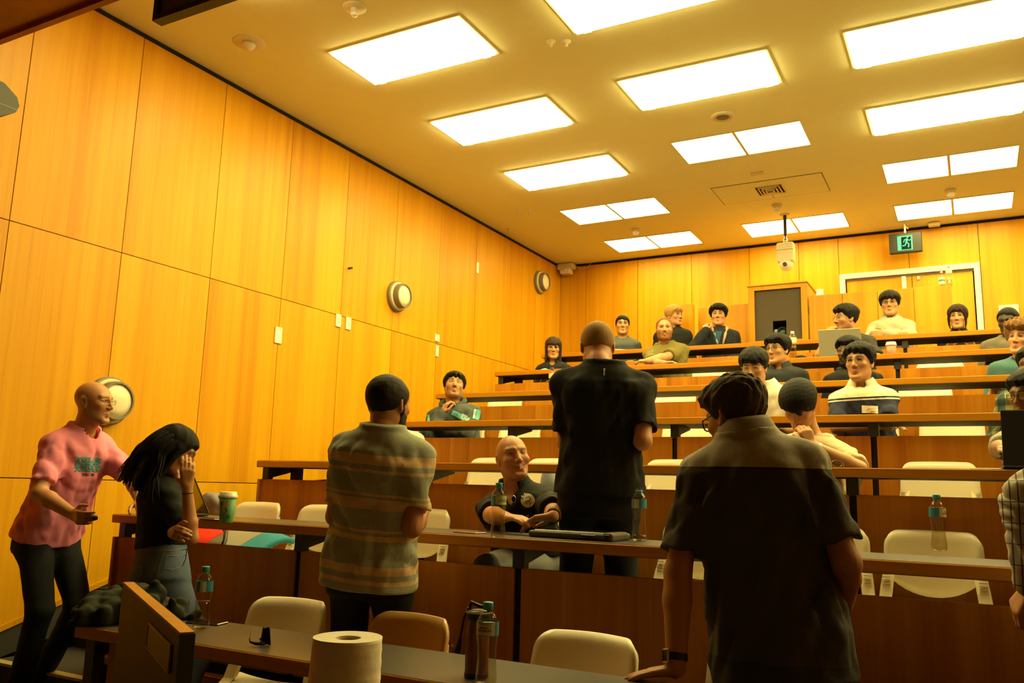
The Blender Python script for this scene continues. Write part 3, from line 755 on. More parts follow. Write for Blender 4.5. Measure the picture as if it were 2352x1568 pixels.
# ---- phones, tablet
def phone(p, label, rz, s=1.0, col=(.012, .012, .013), frame=(.25, .17, .08)):
    t = thing('phone', label, 'phone', p, rz); t.scale = (s, s, 1)
    obj('body', box((-.037, -.075, 0), (.037, .075, .0075), .003), mat('phone_frame', frame, rough=.3, metal=.6), t)
    obj('screen', box((-.034, -.071, .0074), (.034, .071, .0082)), mat('phone_glass', col, rough=.08), t)
    return t
phone(atz(475, 1431, RDz(1)), 'dark phone behind the bottle at the left of the front desk', math.radians(-78))
phone(atz(488, 1193, RDz(2)), 'black phone lying beside the green cup on the second desk', math.radians(80))
phone(atz(1078, 1224, RDz(2)), 'pale phone lying left of the bottle in front of the smiling man', math.radians(75), 1.0, (.45, .33, .22), (.5, .35, .25))
phone(ondesk(2262, 3, .14), 'black phone lying left of the black laptop, third desk', math.radians(80), 1.15)
p = atz(1330, 1236, RDz(2))
tb_ = thing('rugged_tablet', 'thick dark tablet in a rugged case on the second desk', 'tablet', p, math.radians(-3))
obj('case', box((-.205, -.10, 0), (.205, .10, .030), .012, seg=3), mat('rubber_case', (.07, .062, .045), rough=.55), tb_)
obj('screen', box((-.185, -.075, .0295), (.165, .088, .0335), .002), M['screen'], tb_)
obj('hand_strap', box((.06, -.106, .004), (.13, -.098, .024), .003), M['black'], tb_)
obj('corner_guard', box((.160, -.108, -.0005), (.212, .06, .036), .012, seg=2), mat('rubber_guard', (.10, .085, .06), rough=.5), tb_)
obj('port_cover', box((.17, -.112, .006), (.198, -.104, .028), .002), M['black'], tb_)
# ---- folded sunglasses on the front desk
p = atz(603, 1481, RDz(1))
sg_ = thing('sunglasses', 'black wraparound sunglasses standing folded on the front desk', 'sunglasses', p, math.radians(35))
def vis(u, v):
    a = -.9+1.8*v
    return (.055*math.sin(a)*.5+.004*math.cos(3*u), .022*math.cos(a)+.02*(u-.5)*0-.02, .004+.058*v*(1-.15*abs(2*u-1)))
bm = bmesh.new(); shell(bm, lambda u, v: ((u-.5)*.035*(1-.4*v)+.012, .030*math.cos(2.2*(u-.5))-.03-.006*v, .0025+.060*v), 10, 10, .004); bmesh.ops.recalc_face_normals(bm, faces=bm.faces)
obj('lens_shield', bm, mat('black_gloss', (.008, .008, .008), rough=.12), sg_, True)
bm = bmesh.new(); add_tube(bm, [(.018, -.004, .01), (.0, -.018, .008), (-.02, -.022, .009), (-.04, -.012, .012), (-.046, .0, .02)], [.006, .007, .006, .004, .003], 8)
obj('temple', bm, M['black'], sg_, True)
obj('wire_arm', tube([(-.044, -.004, .012), (-.044, -.008, .03), (-.043, -.006, .048)], .0012, 6), M['steel'], sg_)
obj('nose_pad', tube([(.0, -.016, .014), (-.008, -.018, .024), (.004, -.016, .03)], .003, 6), M['black'], sg_)
# ---- flask
p = atz(1094, 1553, RDz(1))
fk = thing('vacuum_flask', 'copper brown flask with black lid and strap behind the water bottle', 'flask', p)
obj('body', lathe([(0, .0), (.034, 0), (.036, .004), (.036, .150), (.030, .165), (.028, .170), (0, .170)], 32), mat('copper_paint', (.20, .075, .030), rough=.35), fk, True)
obj('base_ring', lathe([(.0365, 0), (.0372, .001), (.0372, .012), (.0365, .013)], 32), M['black'], fk)
obj('lid', lathe([(.030, .165), (.037, .168), (.037, .188), (.033, .192), (.02, .195), (0, .195)], 32), M['black'], fk, True)
obj('rim', lathe([(.0372, .186), (.0378, .188), (.0372, .190)], 32), M['cream'], fk)
bm = bmesh.new(); add_tube(bm, [(-.032, 0, .19), (-.022, -.005, .215), (.01, -.005, .206), (.034, 0, .205), (.036, 0, .19)], .006, 8); obj('carry_loop', bm, M['black'], fk, True)
bm = bmesh.new(); add_tube(bm, [(-.030, -.01, .20), (-.042, -.014, .17), (-.05, -.016, .12), (-.055, -.016, .09), (-.060, -.016, .065)], [.004, .004, .004, .009, .013], 8); obj('strap', bm, M['black'], fk, True)
obj('clip', tube([(-.066, -.026, .085), (-.072, -.028, .082), (-.074, -.028, .090)], .002, 6), M['steel'], fk)
# ---- paper towel roll and lectern (stands in front of the desks)
p = CAMP+ray(800, 1462)*1.40
RX, RYY, RZT = float(p[0]), float(p[1]), float(p[2])
LZ = RZT-.255
tr = thing('paper_towel', 'white paper towel roll standing on end in the foreground', 'paper towel roll', (RX, RYY, LZ))
def towel(bm):
    n, m_ = 56, 40
    rings = []
    for j in range(m_+1):
        z = .255*j/m_; row = []
        for k in range(n):
            a = 2*math.pi*k/n
            flare = .020*(1-z/.255)**1.2*max(0, math.cos(a-math.radians(205)))**1.0
            r = .0565+flare+.0005*math.sin(z*700)*(1 if math.cos(a) > -.3 else .3)+.0007*math.sin(3*a+z*9)
            row.append(bm.verts.new((r*math.cos(a), r*math.sin(a), z)))
        rings.append(row)
    for A, B in zip(rings[:-1], rings[1:]):
        for k in range(n): bm.faces.new((A[k], A[(k+1) % n], B[(k+1) % n], B[k]))
    inner = [bm.verts.new((.021*math.cos(2*math.pi*k/n), .021*math.sin(2*math.pi*k/n), .2535)) for k in range(n)]
    low = [bm.verts.new((.021*math.cos(2*math.pi*k/n), .021*math.sin(2*math.pi*k/n), .10)) for k in range(n)]
    for k in range(n):
        bm.faces.new((rings[-1][k], rings[-1][(k+1) % n], inner[(k+1) % n], inner[k])); bm.faces.new((inner[k], inner[(k+1) % n], low[(k+1) % n], low[k]))
    bm.faces.new(low); bm.faces.new(rings[0][::-1])
bm = bmesh.new(); towel(bm); bmesh.ops.recalc_face_normals(bm, faces=bm.faces)
tpo = obj('paper', bm, mat('tissue_paper', (.80, .74, .60), rough=.9, noise=.05, nscale=60, bump=.35), tr, True)
for pl in tpo.data.polygons:
    if abs(pl.normal.z) > .6 or math.hypot(pl.center.x, pl.center.y) < .03: pl.use_smooth = False
obj('tube', lathe([(.0207, .02), (.0207, .249), (.0185, .249), (.0185, .02)], 32), mat('card_tube', (.45, .33, .18), rough=.9), tr)
bm = bmesh.new(); shell(bm, lambda u, v: ((.0585+.012*(1-v)*u)*math.cos(math.radians(250+55*u)), (.0585+.012*(1-v)*u)*math.sin(math.radians(250+55*u)), .19*v*(1-u*.75)), 8, 8, .0008); bmesh.ops.recalc_face_normals(bm, faces=bm.faces)
obj('loose_sheet', bm, bpy.data.materials['tissue_paper'], tr, True)
A_ = atz(282, 1338, 1.08); B_ = atz(412, 1455, 1.08)
dv = (B_-A_); ln = dv.length; ang = math.atan2(dv.y, dv.x)
lc = thing('lectern', 'dark glossy veneered lectern with a raised side panel at the bottom left', 'lectern', (A_.x, A_.y, 0), ang)
obj('side_panel', box((0, 0, .0), (ln, .022, 1.08), .002), mat('glossy_veneer', (.10, .030, .008), rough=.5, noise=.2, nscale=14, spec=.12), lc)
obj('top_edge', box((0.001, .001, 1.08), (ln-.001, .021, 1.0815)), M['desk_wood'], lc)
obj('end_edge', box((ln, 0, 0), (ln+.002, .022, 1.0795)), M['black'], lc)
pk = obj('sign_pocket', box((.40, -.003, 1.018), (.62, -.001, 1.058), .001), mat('acrylic_pocket', (.10, .045, .02), rough=.4, spec=.2), lc)
pf = bmesh.new()
frame_boxes(pf, .40, .62, 1.018, 1.058, -.004, -.001, .002, 'xz')
obj('pocket_edge', pf, mat('acrylic_edge', (.30, .19, .12), rough=.4), pk)
obj('worktop', box((-.05, .03, LZ-.03), (ln+.10, .36, LZ-.0005), .003), M['dark_wood'], lc)
obj('body', box((.0, .06, 0), (ln+.06, .33, LZ-.03)), M['dark_wood'], lc)
# ---- papers etc on the far desks
M['paper'] = mat('white_paper', (.80, .76, .66), rough=.8)
p = ondesk(1252, 6, .10)
bm = bmesh.new(); shell(bm, lambda u, v: ((u-.5)*.10, (v-.5)*.07, .022+.02*math.sin(3.1*u)*math.sin(3.1*v)), 6, 4, .003); bmesh.ops.recalc_face_normals(bm, faces=bm.faces)
o = obj('folded_paper', bm, M['paper'], None, True); o.location = p-Vector((0, 0, .018)); tag(o, 'folded white paper on the desk before the young woman in glasses', 'paper')
p = V0 = Vector((aty(1320, 831, 7.86).x, 7.86, RDz(6)))
rd = thing('snack_box', 'small red and white box left of the standing man in black', 'box', p)
obj('box', box((-.03, -.02, 0), (.03, .02, .05), .003), mat('red_card', (.55, .03, .02), rough=.5), rd)
obj('label', box((-.01, -.0212, .012), (.031, -.0195, .042)), M['paper'], rd)
p = ondesk(1896, 3, .12)
gl_ = thing('folded_glasses', 'pair of glasses lying on the third desk by the bowed young man', 'glasses', p)
bm = bmesh.new()
for s in (-1, 1): add_tube(bm, [(s*.034+.026*math.cos(a), .004, .022+.018*math.sin(a)) for a in np.linspace(0, 6.283, 15)[:-1]], .0016, 6, True)
add_tube(bm, [(-.008, .004, .026), (.008, .004, .026)], .0014, 6)
obj('rims', bm, M['steel'], gl_)
for s in (-1, 1): obj('temple', tube([(s*.06, .004, .028), (s*.058, .06, .02), (s*.05, .12, .004)], .0016, 6), M['steel'], gl_)
# ================================================================== bodies and cloth: signed distance fields meshed by surface nets
def smin(a, b, k):
    if k <= 0: return np.minimum(a, b)
    h = np.maximum(k-np.abs(a-b), 0)/k
    return np.minimum(a, b)-h*h*k*.25
def smax(a, b, k): return -smin(-a, -b, k)
def nv(v): return np.asarray(tuple(v), dtype=np.float32)
class Field:
    def __init__(s, lo, hi, h, fine=()):
        s.ax = []
        for k in range(3):
            x = lo[k]; out = []
            while x < hi[k]:
                out.append(x); st = h
                for (bl, bh, hs) in fine:
                    if bl[k]-h <= x <= bh[k]: st = min(st, hs)
                x += st
            s.ax.append(np.array(out, np.float32))
        s.d = np.full([len(a) for a in s.ax], .5, np.float32)
    def sub(s, lo, hi):
        sl = []
        for k in range(3):
            i0 = max(0, int(np.searchsorted(s.ax[k], lo[k]))-1); i1 = min(len(s.ax[k]), int(np.searchsorted(s.ax[k], hi[k]))+1)
            if i1-i0 < 1: return None
            sl.append(slice(i0, i1))
        X = s.ax[0][sl[0]][:, None, None]; Y = s.ax[1][sl[1]][None, :, None]; Z = s.ax[2][sl[2]][None, None, :]
        return tuple(sl), X, Y, Z
    def add(s, fn, lo, hi, k=0.0, op='u'):
        q = s.sub(lo, hi)
        if q is None: return
        sl, X, Y, Z = q; v = fn(X, Y, Z)
        if op == 'u': s.d[sl] = smin(s.d[sl], v, k)
        elif op == 's': s.d[sl] = smax(s.d[sl], -v, k)
        elif op == 'i': s.d[sl] = smax(s.d[sl], v, k)
        elif op == '+': s.d[sl] = s.d[sl]+v
    def cone(s, a, b, ra, rb, k=.01, op='u'):
        a = nv(a); b = nv(b); m = max(ra, rb)+max(k, .03)
        lo = np.minimum(a, b)-m; hi = np.maximum(a, b)+m; ba = b-a; L2 = float(ba@ba)+1e-12
        def fn(X, Y, Z):
            px, py, pz = X-a[0], Y-a[1], Z-a[2]
            t = np.clip((px*ba[0]+py*ba[1]+pz*ba[2])/L2, 0, 1)
            return np.sqrt((px-t*ba[0])**2+(py-t*ba[1])**2+(pz-t*ba[2])**2)-(ra+(rb-ra)*t)
        s.add(fn, lo, hi, k, op)
    def ell(s, c, r, R=None, k=.01, op='u'):
        c = nv(c); r = np.asarray(r, np.float32); m = float(max(r))+max(k, .03)
        def fn(X, Y, Z):
            px, py, pz = X-c[0], Y-c[1], Z-c[2]
            if R is not None:
                px, py, pz = (R[0, 0]*px+R[1, 0]*py+R[2, 0]*pz), (R[0, 1]*px+R[1, 1]*py+R[2, 1]*pz), (R[0, 2]*px+R[1, 2]*py+R[2, 2]*pz)
            k0 = np.sqrt((px/r[0])**2+(py/r[1])**2+(pz/r[2])**2); k1 = np.sqrt((px/r[0]**2)**2+(py/r[1]**2)**2+(pz/r[2]**2)**2)+1e-6
            return k0*(k0-1)/k1
        s.add(fn, c-m, c+m, k, op)
    def mesh(s):
        d = s.d; ins = d < 0
        n = np.array(d.shape)
        c8 = [ins[i:n[0]-1+i, j:n[1]-1+j, k:n[2]-1+k] for i in (0, 1) for j in (0, 1) for k in (0, 1)]
        an = c8[0].copy(); al = c8[0].copy()
        for c in c8[1:]: an |= c; al &= c
        act = an & ~al
        ci, cj, ck = np.nonzero(act)
        if len(ci) == 0: return np.zeros((0, 3), np.float32), np.zeros((0, 4), np.int32)
        idx = np.full(act.shape, -1, np.int32); idx[ci, cj, ck] = np.arange(len(ci), dtype=np.int32)
        P = np.zeros((len(ci), 3), np.float32); W = np.zeros(len(ci), np.float32)
        C = [(i, j, k) for i in (0, 1) for j in (0, 1) for k in (0, 1)]
        D = {c: d[ci+c[0], cj+c[1], ck+c[2]] for c in C}
        XYZ = {c: np.stack([s.ax[0][ci+c[0]], s.ax[1][cj+c[1]], s.ax[2][ck+c[2]]], 1) for c in C}
        for a in C:
            for ax_ in range(3):
                if a[ax_] == 1: continue
                b = tuple(1 if q == ax_ else a[q] for q in range(3))
                da, db = D[a], D[b]; m = (da < 0) != (db < 0)
                if not m.any(): continue
                t = da[m]/(da[m]-db[m]); P[m] += XYZ[a][m]+(XYZ[b][m]-XYZ[a][m])*t[:, None]; W[m] += 1
        P /= np.maximum(W, 1)[:, None]
        F = []
        for ax_ in range(3):
            o1, o2 = [(1, 2), (2, 0), (0, 1)][ax_]
            sl0 = [slice(None)]*3; sl1 = [slice(None)]*3
            sl0[ax_] = slice(0, n[ax_]-1); sl1[ax_] = slice(1, n[ax_])
            for q in (o1, o2): sl0[q] = slice(1, n[q]-1); sl1[q] = slice(1, n[q]-1)
            a = ins[tuple(sl0)]; b = ins[tuple(sl1)]; ch = a != b
            e = list(np.nonzero(ch)); fl = a[ch]
            for q in (o1, o2): e[q] = e[q]+1
            def cell(u, v):
                g = [e[0].copy(), e[1].copy(), e[2].copy()]; g[o1] -= u; g[o2] -= v; return idx[g[0], g[1], g[2]]
            q4 = np.stack([cell(1, 1), cell(0, 1), cell(0, 0), cell(1, 0)], 1)
            q4[~fl] = q4[~fl][:, ::-1]; F.append(q4)
        F = np.concatenate(F); F = F[(F >= 0).all(1)]
        return P, F
def net_obj(name, P, F, m, parent=None, origin=(0, 0, 0), attrs=None, smooth_it=0):
    if smooth_it and len(P):
        for _ in range(smooth_it):
            A = np.zeros_like(P); c = np.zeros(len(P), np.float32)
            for a, b in ((0, 1), (1, 2), (2, 3), (3, 0)):
                np.add.at(A, F[:, a], P[F[:, b]]); np.add.at(c, F[:, a], 1); np.add.at(A, F[:, b], P[F[:, a]]); np.add.at(c, F[:, b], 1)
            P = P*.5+A/np.maximum(c, 1)[:, None]*.5
    me = bpy.data.meshes.new(name); o3 = np.array(tuple(origin), np.float32)
    me.vertices.add(len(P)); me.vertices.foreach_set('co', (P-o3).astype(np.float32).ravel())
    me.loops.add(F.size); me.loops.foreach_set('vertex_index', F.ravel().astype(np.int32))
    me.polygons.add(len(F)); me.polygons.foreach_set('loop_start', np.arange(0, F.size, 4, dtype=np.int32))
    me.polygons.foreach_set('use_smooth', np.ones(len(F), bool))
    me.update(calc_edges=True); me.validate()
    for nm, val in (attrs or {}).items():
        if val.ndim == 2:
            a = me.attributes.new(nm, 'FLOAT_COLOR', 'POINT'); a.data.foreach_set('color', np.concatenate([val, np.ones((len(val), 1), np.float32)], 1).astype(np.float32).ravel())
        else:
            a = me.attributes.new(nm, 'FLOAT', 'POINT'); a.data.foreach_set('value', val.astype(np.float32))
    return link_mesh(name, me, m, parent)
def waves(seed, n=6, f=(8, 26), aniso=(1, 1, .45)):
    r = np.random.RandomState(seed); W = []
    for _ in range(n):
        v = r.normal(size=3)*np.array(aniso); v /= np.linalg.norm(v)
        W.append((v*r.uniform(*f), r.uniform(0, 6.3), r.uniform(.5, 1)))
    W2 = [(r.normal(size=3)*5, r.uniform(0, 6.3)) for _ in range(2)]
    def fn(X, Y, Z):
        wq = sum(np.sin(v[0]*X+v[1]*Y+v[2]*Z+ph) for v, ph in W2)*.9
        out = 0
        for v, ph, a in W:
            q = np.sin(v[0]*X+v[1]*Y+v[2]*Z+ph+wq); out = out+a*(1-1.6*np.abs(q))
        return out/n
    return fn
# ---- materials for people
def attr_mat(name, attr='Col', rough=.5, spec=.4):
    m, nt, b = newmat(name); a = nt.nodes.new('ShaderNodeAttribute'); a.attribute_name = attr
    nt.links.new(a.outputs['Color'], b.inputs['Base Color']); b.inputs['Roughness'].default_value = rough; b.inputs['Specular IOR Level'].default_value = spec
    n = nt.nodes.new('ShaderNodeTexNoise'); n.inputs['Scale'].default_value = 220; bp = nt.nodes.new('ShaderNodeBump'); bp.inputs['Strength'].default_value = .08; bp.inputs['Distance'].default_value = .002
    nt.links.new(n.outputs['Fac'], bp.inputs['Height']); nt.links.new(bp.outputs[0], b.inputs['Normal'])
    return m
M['skin'] = attr_mat('skin', rough=.48)
def hair_mat(name, col, rough=.68, hi=1.8):
    m, nt, b = newmat(name); N = nt.nodes.new; L = nt.links.new
    tc = N('ShaderNodeTexCoord'); mp = N('ShaderNodeMapping'); mp.inputs['Scale'].default_value = (260, 260, 22)
    n = N('ShaderNodeTexNoise'); n.inputs['Scale'].default_value = 1; n.inputs['Detail'].default_value = 3
    L(tc.outputs['Object'], mp.inputs[0]); L(mp.outputs[0], n.inputs['Vector'])
    mx = N('ShaderNodeMixRGB'); mx.inputs[1].default_value = (*[c*.55 for c in col], 1); mx.inputs[2].default_value = (*[min(1, c*hi) for c in col], 1)
    L(n.outputs['Fac'], mx.inputs[0]); L(mx.outputs[0], b.inputs['Base Color']); b.inputs['Roughness'].default_value = rough; b.inputs['Specular IOR Level'].default_value = .22
    bp = N('ShaderNodeBump'); bp.inputs['Strength'].default_value = .6; bp.inputs['Distance'].default_value = .004; L(n.outputs['Fac'], bp.inputs['Height']); L(bp.outputs[0], b.inputs['Normal'])
    return m
HAIR = {'black': hair_mat('black_hair', (.005, .0042, .0035), hi=1.6), 'brown': hair_mat('brown_hair', (.030, .016, .007)), 'dkbrown': hair_mat('dark_brown_hair', (.011, .0065, .004)),
        'blond': hair_mat('blond_hair', (.34, .18, .05)), 'ginger': hair_mat('ginger_hair', (.20, .085, .025)), 'grey': hair_mat('grey_brown_hair', (.050, .033, .018)), 'curl': hair_mat('golden_brown_curls', (.20, .10, .03)), 'buzz': hair_mat('cropped_hair', (.34, .20, .075), rough=.75, hi=1.3), 'redbrown': hair_mat('reddish_black_hair', (.020, .007, .004))}
def cloth_mat(name, col, rough=.85, noise=.18, bump=.25, ramp=None, attr='tt', ns=260, sheen=0.0):
    """woven cloth; ramp = [(t, colour), ...] of flat bands along the torso"""
    m, nt, b = newmat(name); N = nt.nodes.new; L = nt.links.new
    tc = N('ShaderNodeTexCoord'); n = N('ShaderNodeTexNoise'); n.inputs['Scale'].default_value = ns; n.inputs['Detail'].default_value = 2
    L(tc.outputs['Object'], n.inputs['Vector'])
    mx = N('ShaderNodeMixRGB'); mx.blend_type = 'MULTIPLY'; mx.inputs[0].default_value = 1.0
    cr = N('ShaderNodeValToRGB'); cr.color_ramp.elements[0].color = (1-noise, 1-noise, 1-noise, 1); cr.color_ramp.elements[1].color = (1, 1, 1, 1)
    cr.color_ramp.elements[0].position = .35; cr.color_ramp.elements[1].position = .65
    L(n.outputs['Fac'], cr.inputs[0]); L(cr.outputs[0], mx.inputs[2])
    mx.inputs[1].default_value = (*col, 1)
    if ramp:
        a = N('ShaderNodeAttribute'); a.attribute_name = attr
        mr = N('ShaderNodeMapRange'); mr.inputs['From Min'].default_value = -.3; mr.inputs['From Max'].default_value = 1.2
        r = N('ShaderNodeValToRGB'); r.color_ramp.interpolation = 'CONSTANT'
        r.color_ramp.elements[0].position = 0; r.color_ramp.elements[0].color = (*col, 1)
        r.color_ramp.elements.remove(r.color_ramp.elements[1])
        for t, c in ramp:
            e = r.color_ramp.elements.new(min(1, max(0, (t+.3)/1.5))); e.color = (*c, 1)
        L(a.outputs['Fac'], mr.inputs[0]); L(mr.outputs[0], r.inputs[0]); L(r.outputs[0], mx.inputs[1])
    L(mx.outputs[0], b.inputs['Base Color']); b.inputs['Roughness'].default_value = rough; b.inputs['Specular IOR Level'].default_value = .2; b.inputs['Sheen Weight'].default_value = sheen
    bp = N('ShaderNodeBump'); bp.inputs['Strength'].default_value = bump; bp.inputs['Distance'].default_value = .002
    L(n.outputs['Fac'], bp.inputs['Height']); L(bp.outputs[0], b.inputs['Normal'])
    return m
# ---- head in its own frame: faces -Y, z up, metres
def Rm(yaw, pitch=0, roll=0):
    return np.array(Matrix.Rotation(math.radians(yaw), 3, 'Z') @ Matrix.Rotation(math.radians(pitch), 3, 'X') @ Matrix.Rotation(math.radians(roll), 3, 'Y'), dtype=np.float32)
def np_cone(p, a, b, ra, rb):
    a = np.asarray(a, np.float32); ba = np.asarray(b, np.float32)-a; q = [p[i]-a[i] for i in range(3)]
    t = np.clip((q[0]*ba[0]+q[1]*ba[1]+q[2]*ba[2])/(float(ba@ba)+1e-12), 0, 1)
    return np.sqrt(sum((q[i]-t*ba[i])**2 for i in range(3)))-(ra+(rb-ra)*t)
def np_ell(p, c, r):
    q = [(p[i]-c[i])/r[i] for i in range(3)]
    k0 = np.sqrt(q[0]**2+q[1]**2+q[2]**2); k1 = np.sqrt((q[0]/r[0])**2+(q[1]/r[1])**2+(q[2]/r[2])**2)+1e-6
    return k0*(k0-1)/k1
def cranium(p, t=0.0): return smin(np_ell(p, (0, .018, .036), (.075+t, .094+t, .084+t)), np_ell(p, (0, -.012, .012), (.067+t, .078+t, .080+t)), .03)
def head_sdf(p, q):
    """p: (x,y,z) arrays in head frame; q: face options"""
    x, y, z = p; ax = np.abs(x); pm = (ax, y, z)
    jw = q.get('jaw', 1.0); ns_ = q.get('nose', 1.0); open_ = q.get('eye', 1.0)
    d = cranium(p)
    d = smin(d, np_ell(p, (0, -.022, -.040), (.058*jw, .068, .074)), .03)
    d = smin(d, np_cone(pm, (.046*jw, .006, -.060), (.018*jw, -.072, -.094), .020, .019), .03)
    d = smin(d, np_ell(p, (0, -.074, -.096), (.022*jw, .018, .018)), .02)
    d = smin(d, np_cone(pm, (.012, -.086, .036), (.046, -.070, .036), .007, .008), .018)
    d = smin(d, np_ell(pm, (.043*jw, -.060, -.012), (.020, .020, .016)), .022)
    d = smax(d, -np_ell(pm, (.031, -.102, .016), (.021, .022, .0125)), .014)
    d = smin(d, np_ell(pm, (.031, -.0735, .016), (.0168, .0128, .0122)), .006)
    d = smax(d, -np_ell(pm, (.031, -.091, .0155), (.0150, .0125, .0046*open_)), .002)
    d = smin(d, np_cone(p, (0, -.086, .026), (0, -.1085*1.0-.004*(ns_-1)*4, -.020), .0070, .0105*ns_), .012)
    d = smin(d, np_ell(pm, (.0125*ns_, -.0975, -.0245), (.0085, .011, .0075)), .006)
    d = smax(d, -np_ell(pm, (.0065*ns_, -.1035, -.0335), (.0035, .005, .004)), .003)
    sm = q.get('smile', 0)
    d = smin(d, np_cone(pm, (0, -.0925, -.0535), (.024+.008*sm, -.080+.008*sm, -.0575+.009*sm), .0062, .004), .006)
    d = smin(d, np_cone(pm, (0, -.0910, -.0665), (.019+.008*sm, -.080+.006*sm, -.0625+.008*sm), .0072, .0045), .007)
    d = smax(d, -np_cone(pm, (0, -.1005, -.0602), (.023+.008*sm, -.088+.010*sm, -.0595+.011*sm), .0022, .0018), .003)
    if sm: d = smin(d, np_ell(pm, (.046, -.064, -.020), (.018, .016, .016)), .016)
    d = smax(d, -np_ell(p, (0, -.094, -.080), (.020, .008, .006)), .012)
    # ears
    ex = x*0+ax
    e = np_ell((ex-.076-.18*(y-.012)*1.0, y-.014-.15*z, z-.0), (0, 0, 0), (.0095, .0195, .033))
    e = smax(e, -np_ell((ex-.087-.18*(y-.012), y-.010-.15*z, z-.002), (0, 0, 0), (.008, .0115, .021)), .006)
    d = smin(d, e, .008)
    # neck
    d = smin(d, np_cone(p, (0, .018, -.055), (0, .026, -.118), q.get('neckr', .056), q.get('neckr', .056)+.001), .03)
    return d
def hair_sdf(p, st, seed):
    x, y, z = p; ax = np.abs(x); kind = st['kind']
    t = st.get('t', .012)
    g = waves(seed, 5, (st.get('f0', 60), st.get('f1', 160)), (1, 1, .35))
    n = g(x, y, z)*st.get('amp', .003)*1.7
    base = cranium(p, 0.0)
    # hair line: lower limit of z as a function of y
    yv = [-.11, -.075, -.060, -.045, -.02, .0, .02, .045, .075, .12]
    zl = {'crop': [.070, .064, .056, .034, .010, -.022, .004, -.036, -.058, -.058],
          'buzz': [.078, .074, .066, .045, .020, -.010, .004, -.035, -.050, -.050],
          'bald_sides': [.2, .2, .2, .06, .024, -.010, .004, -.035, -.050, -.050],
          'mop': [.052, .040, .034, .022, .000, -.026, -.020, -.046, -.066, -.066],
          'fringe': [.026, .022, .020, .012, -.008, -.028, -.022, -.046, -.068, -.068],
          'long': [.060, .052, .040, .016, -.02, -.20, -.20, -.20, -.20, -.20],
          'bob': [.028, .024, .020, -.06, -.16, -.19, -.19, -.19, -.19, -.19]}[kind]
    lim = np.interp(y, yv, zl).astype(np.float32) + st.get('drop', 0.0)
    fr0 = np.clip((-y-.03)/.04, 0, 1)
    lim = lim + fr0*(st.get('jag', .008)*np.sin(x*95+seed+2*np.sin(x*40+seed))+.005*np.sin(x*171+1.3*seed)) + fr0*np.clip((ax-.035)/.03, 0, 1)*st.get('temple', .010)
    tt = t*(1.0+st.get('top', 0.5)*np.clip((z-.03)/.08, 0, 1)+st.get('front', 0.0)*np.clip((-y)/.09, 0, 1)*np.clip((z-.04)/.05, 0, 1))
    tt = tt*(st.get('side', .35)+(1-st.get('side', .35))*np.clip((z+.01)/.075, 0, 1))
    ed = np.clip((z-lim)/st.get('edge', .022), -1.2, 1)
    d = base-(tt+n)*np.where(ed > 0, ed**.6, 0)-.004*ed
    d = smax(d, lim-.012-z, .004)
    if st.get('thin'):  # bald crown
        d = smax(d, -np_ell(p, (0, .025, .125), (.040, .052, .05)), .02) if st['thin'] == 'crown' else smax(d, -np_ell(p, (0, -.035, .115), (.055, .075, .05)), .02)
    if kind in ('long', 'bob'):
        L = st.get('len', .22)
        w_ = .070 if kind == 'bob' else .074
        b = np_ell(p, (0, .045, -.045), (w_+.018, .070, .10+L*.35)) + g(x, y, z)*.008
        b = smax(b, (-.085-L*.5)-z+.02*np.sin(x*60+seed), .02)
        b = smax(b, z-.055, .05)
        for s in (-1, 1):
            b = smin(b, np_cone(p, (s*.072, -.010, .02), (s*.080, -.012+st.get('fwd', 0), -.04-L*.45), .024, .016)+g(x, y, z)*.006, .02)
        b = smax(b, -np_ell(p, (0, -.085, -.03), (.058, .075, .088)), .012)
        d = smin(d, b, .02)
    return d
def in_head(fn, H, R, sc, X, Y, Z):
    px, py, pz = (X-H[0])/sc, (Y-H[1])/sc, (Z-H[2])/sc
    return fn((R[0, 0]*px+R[1, 0]*py+R[2, 0]*pz, R[0, 1]*px+R[1, 1]*py+R[2, 1]*pz, R[0, 2]*px+R[1, 2]*py+R[2, 2]*pz))*sc
def ik(S, T, l1, l2, hint):
    S, T = Vector(S), Vector(T); v = T-S; dd = v.length
    if dd > (l1+l2)*.995: T = S+v*((l1+l2)*.995/dd); v = T-S; dd = v.length
    u = v.normalized(); a = (l1*l1-l2*l2+dd*dd)/(2*dd); hgt = math.sqrt(max(0, l1*l1-a*a))
    h = Vector(hint); h = h-u*h.dot(u); h.normalize()
    return S+u*a+h*hgt, T
PROF = {'m': ([-.30, -.12, 0, .18, .38, .60, .78, .86, .93, 1.0], [.168, .172, .170, .163, .155, .168, .182, .170, .118, .070], [.118, .120, .114, .112, .106, .116, .118, .106, .086, .064]),
        'f': ([-.30, -.12, 0, .18, .38, .60, .78, .88, .95, 1.0], [.172, .176, .168, .145, .130, .145, .155, .140, .095, .060], [.118, .120, .112, .100, .092, .108, .108, .090, .075, .056])}
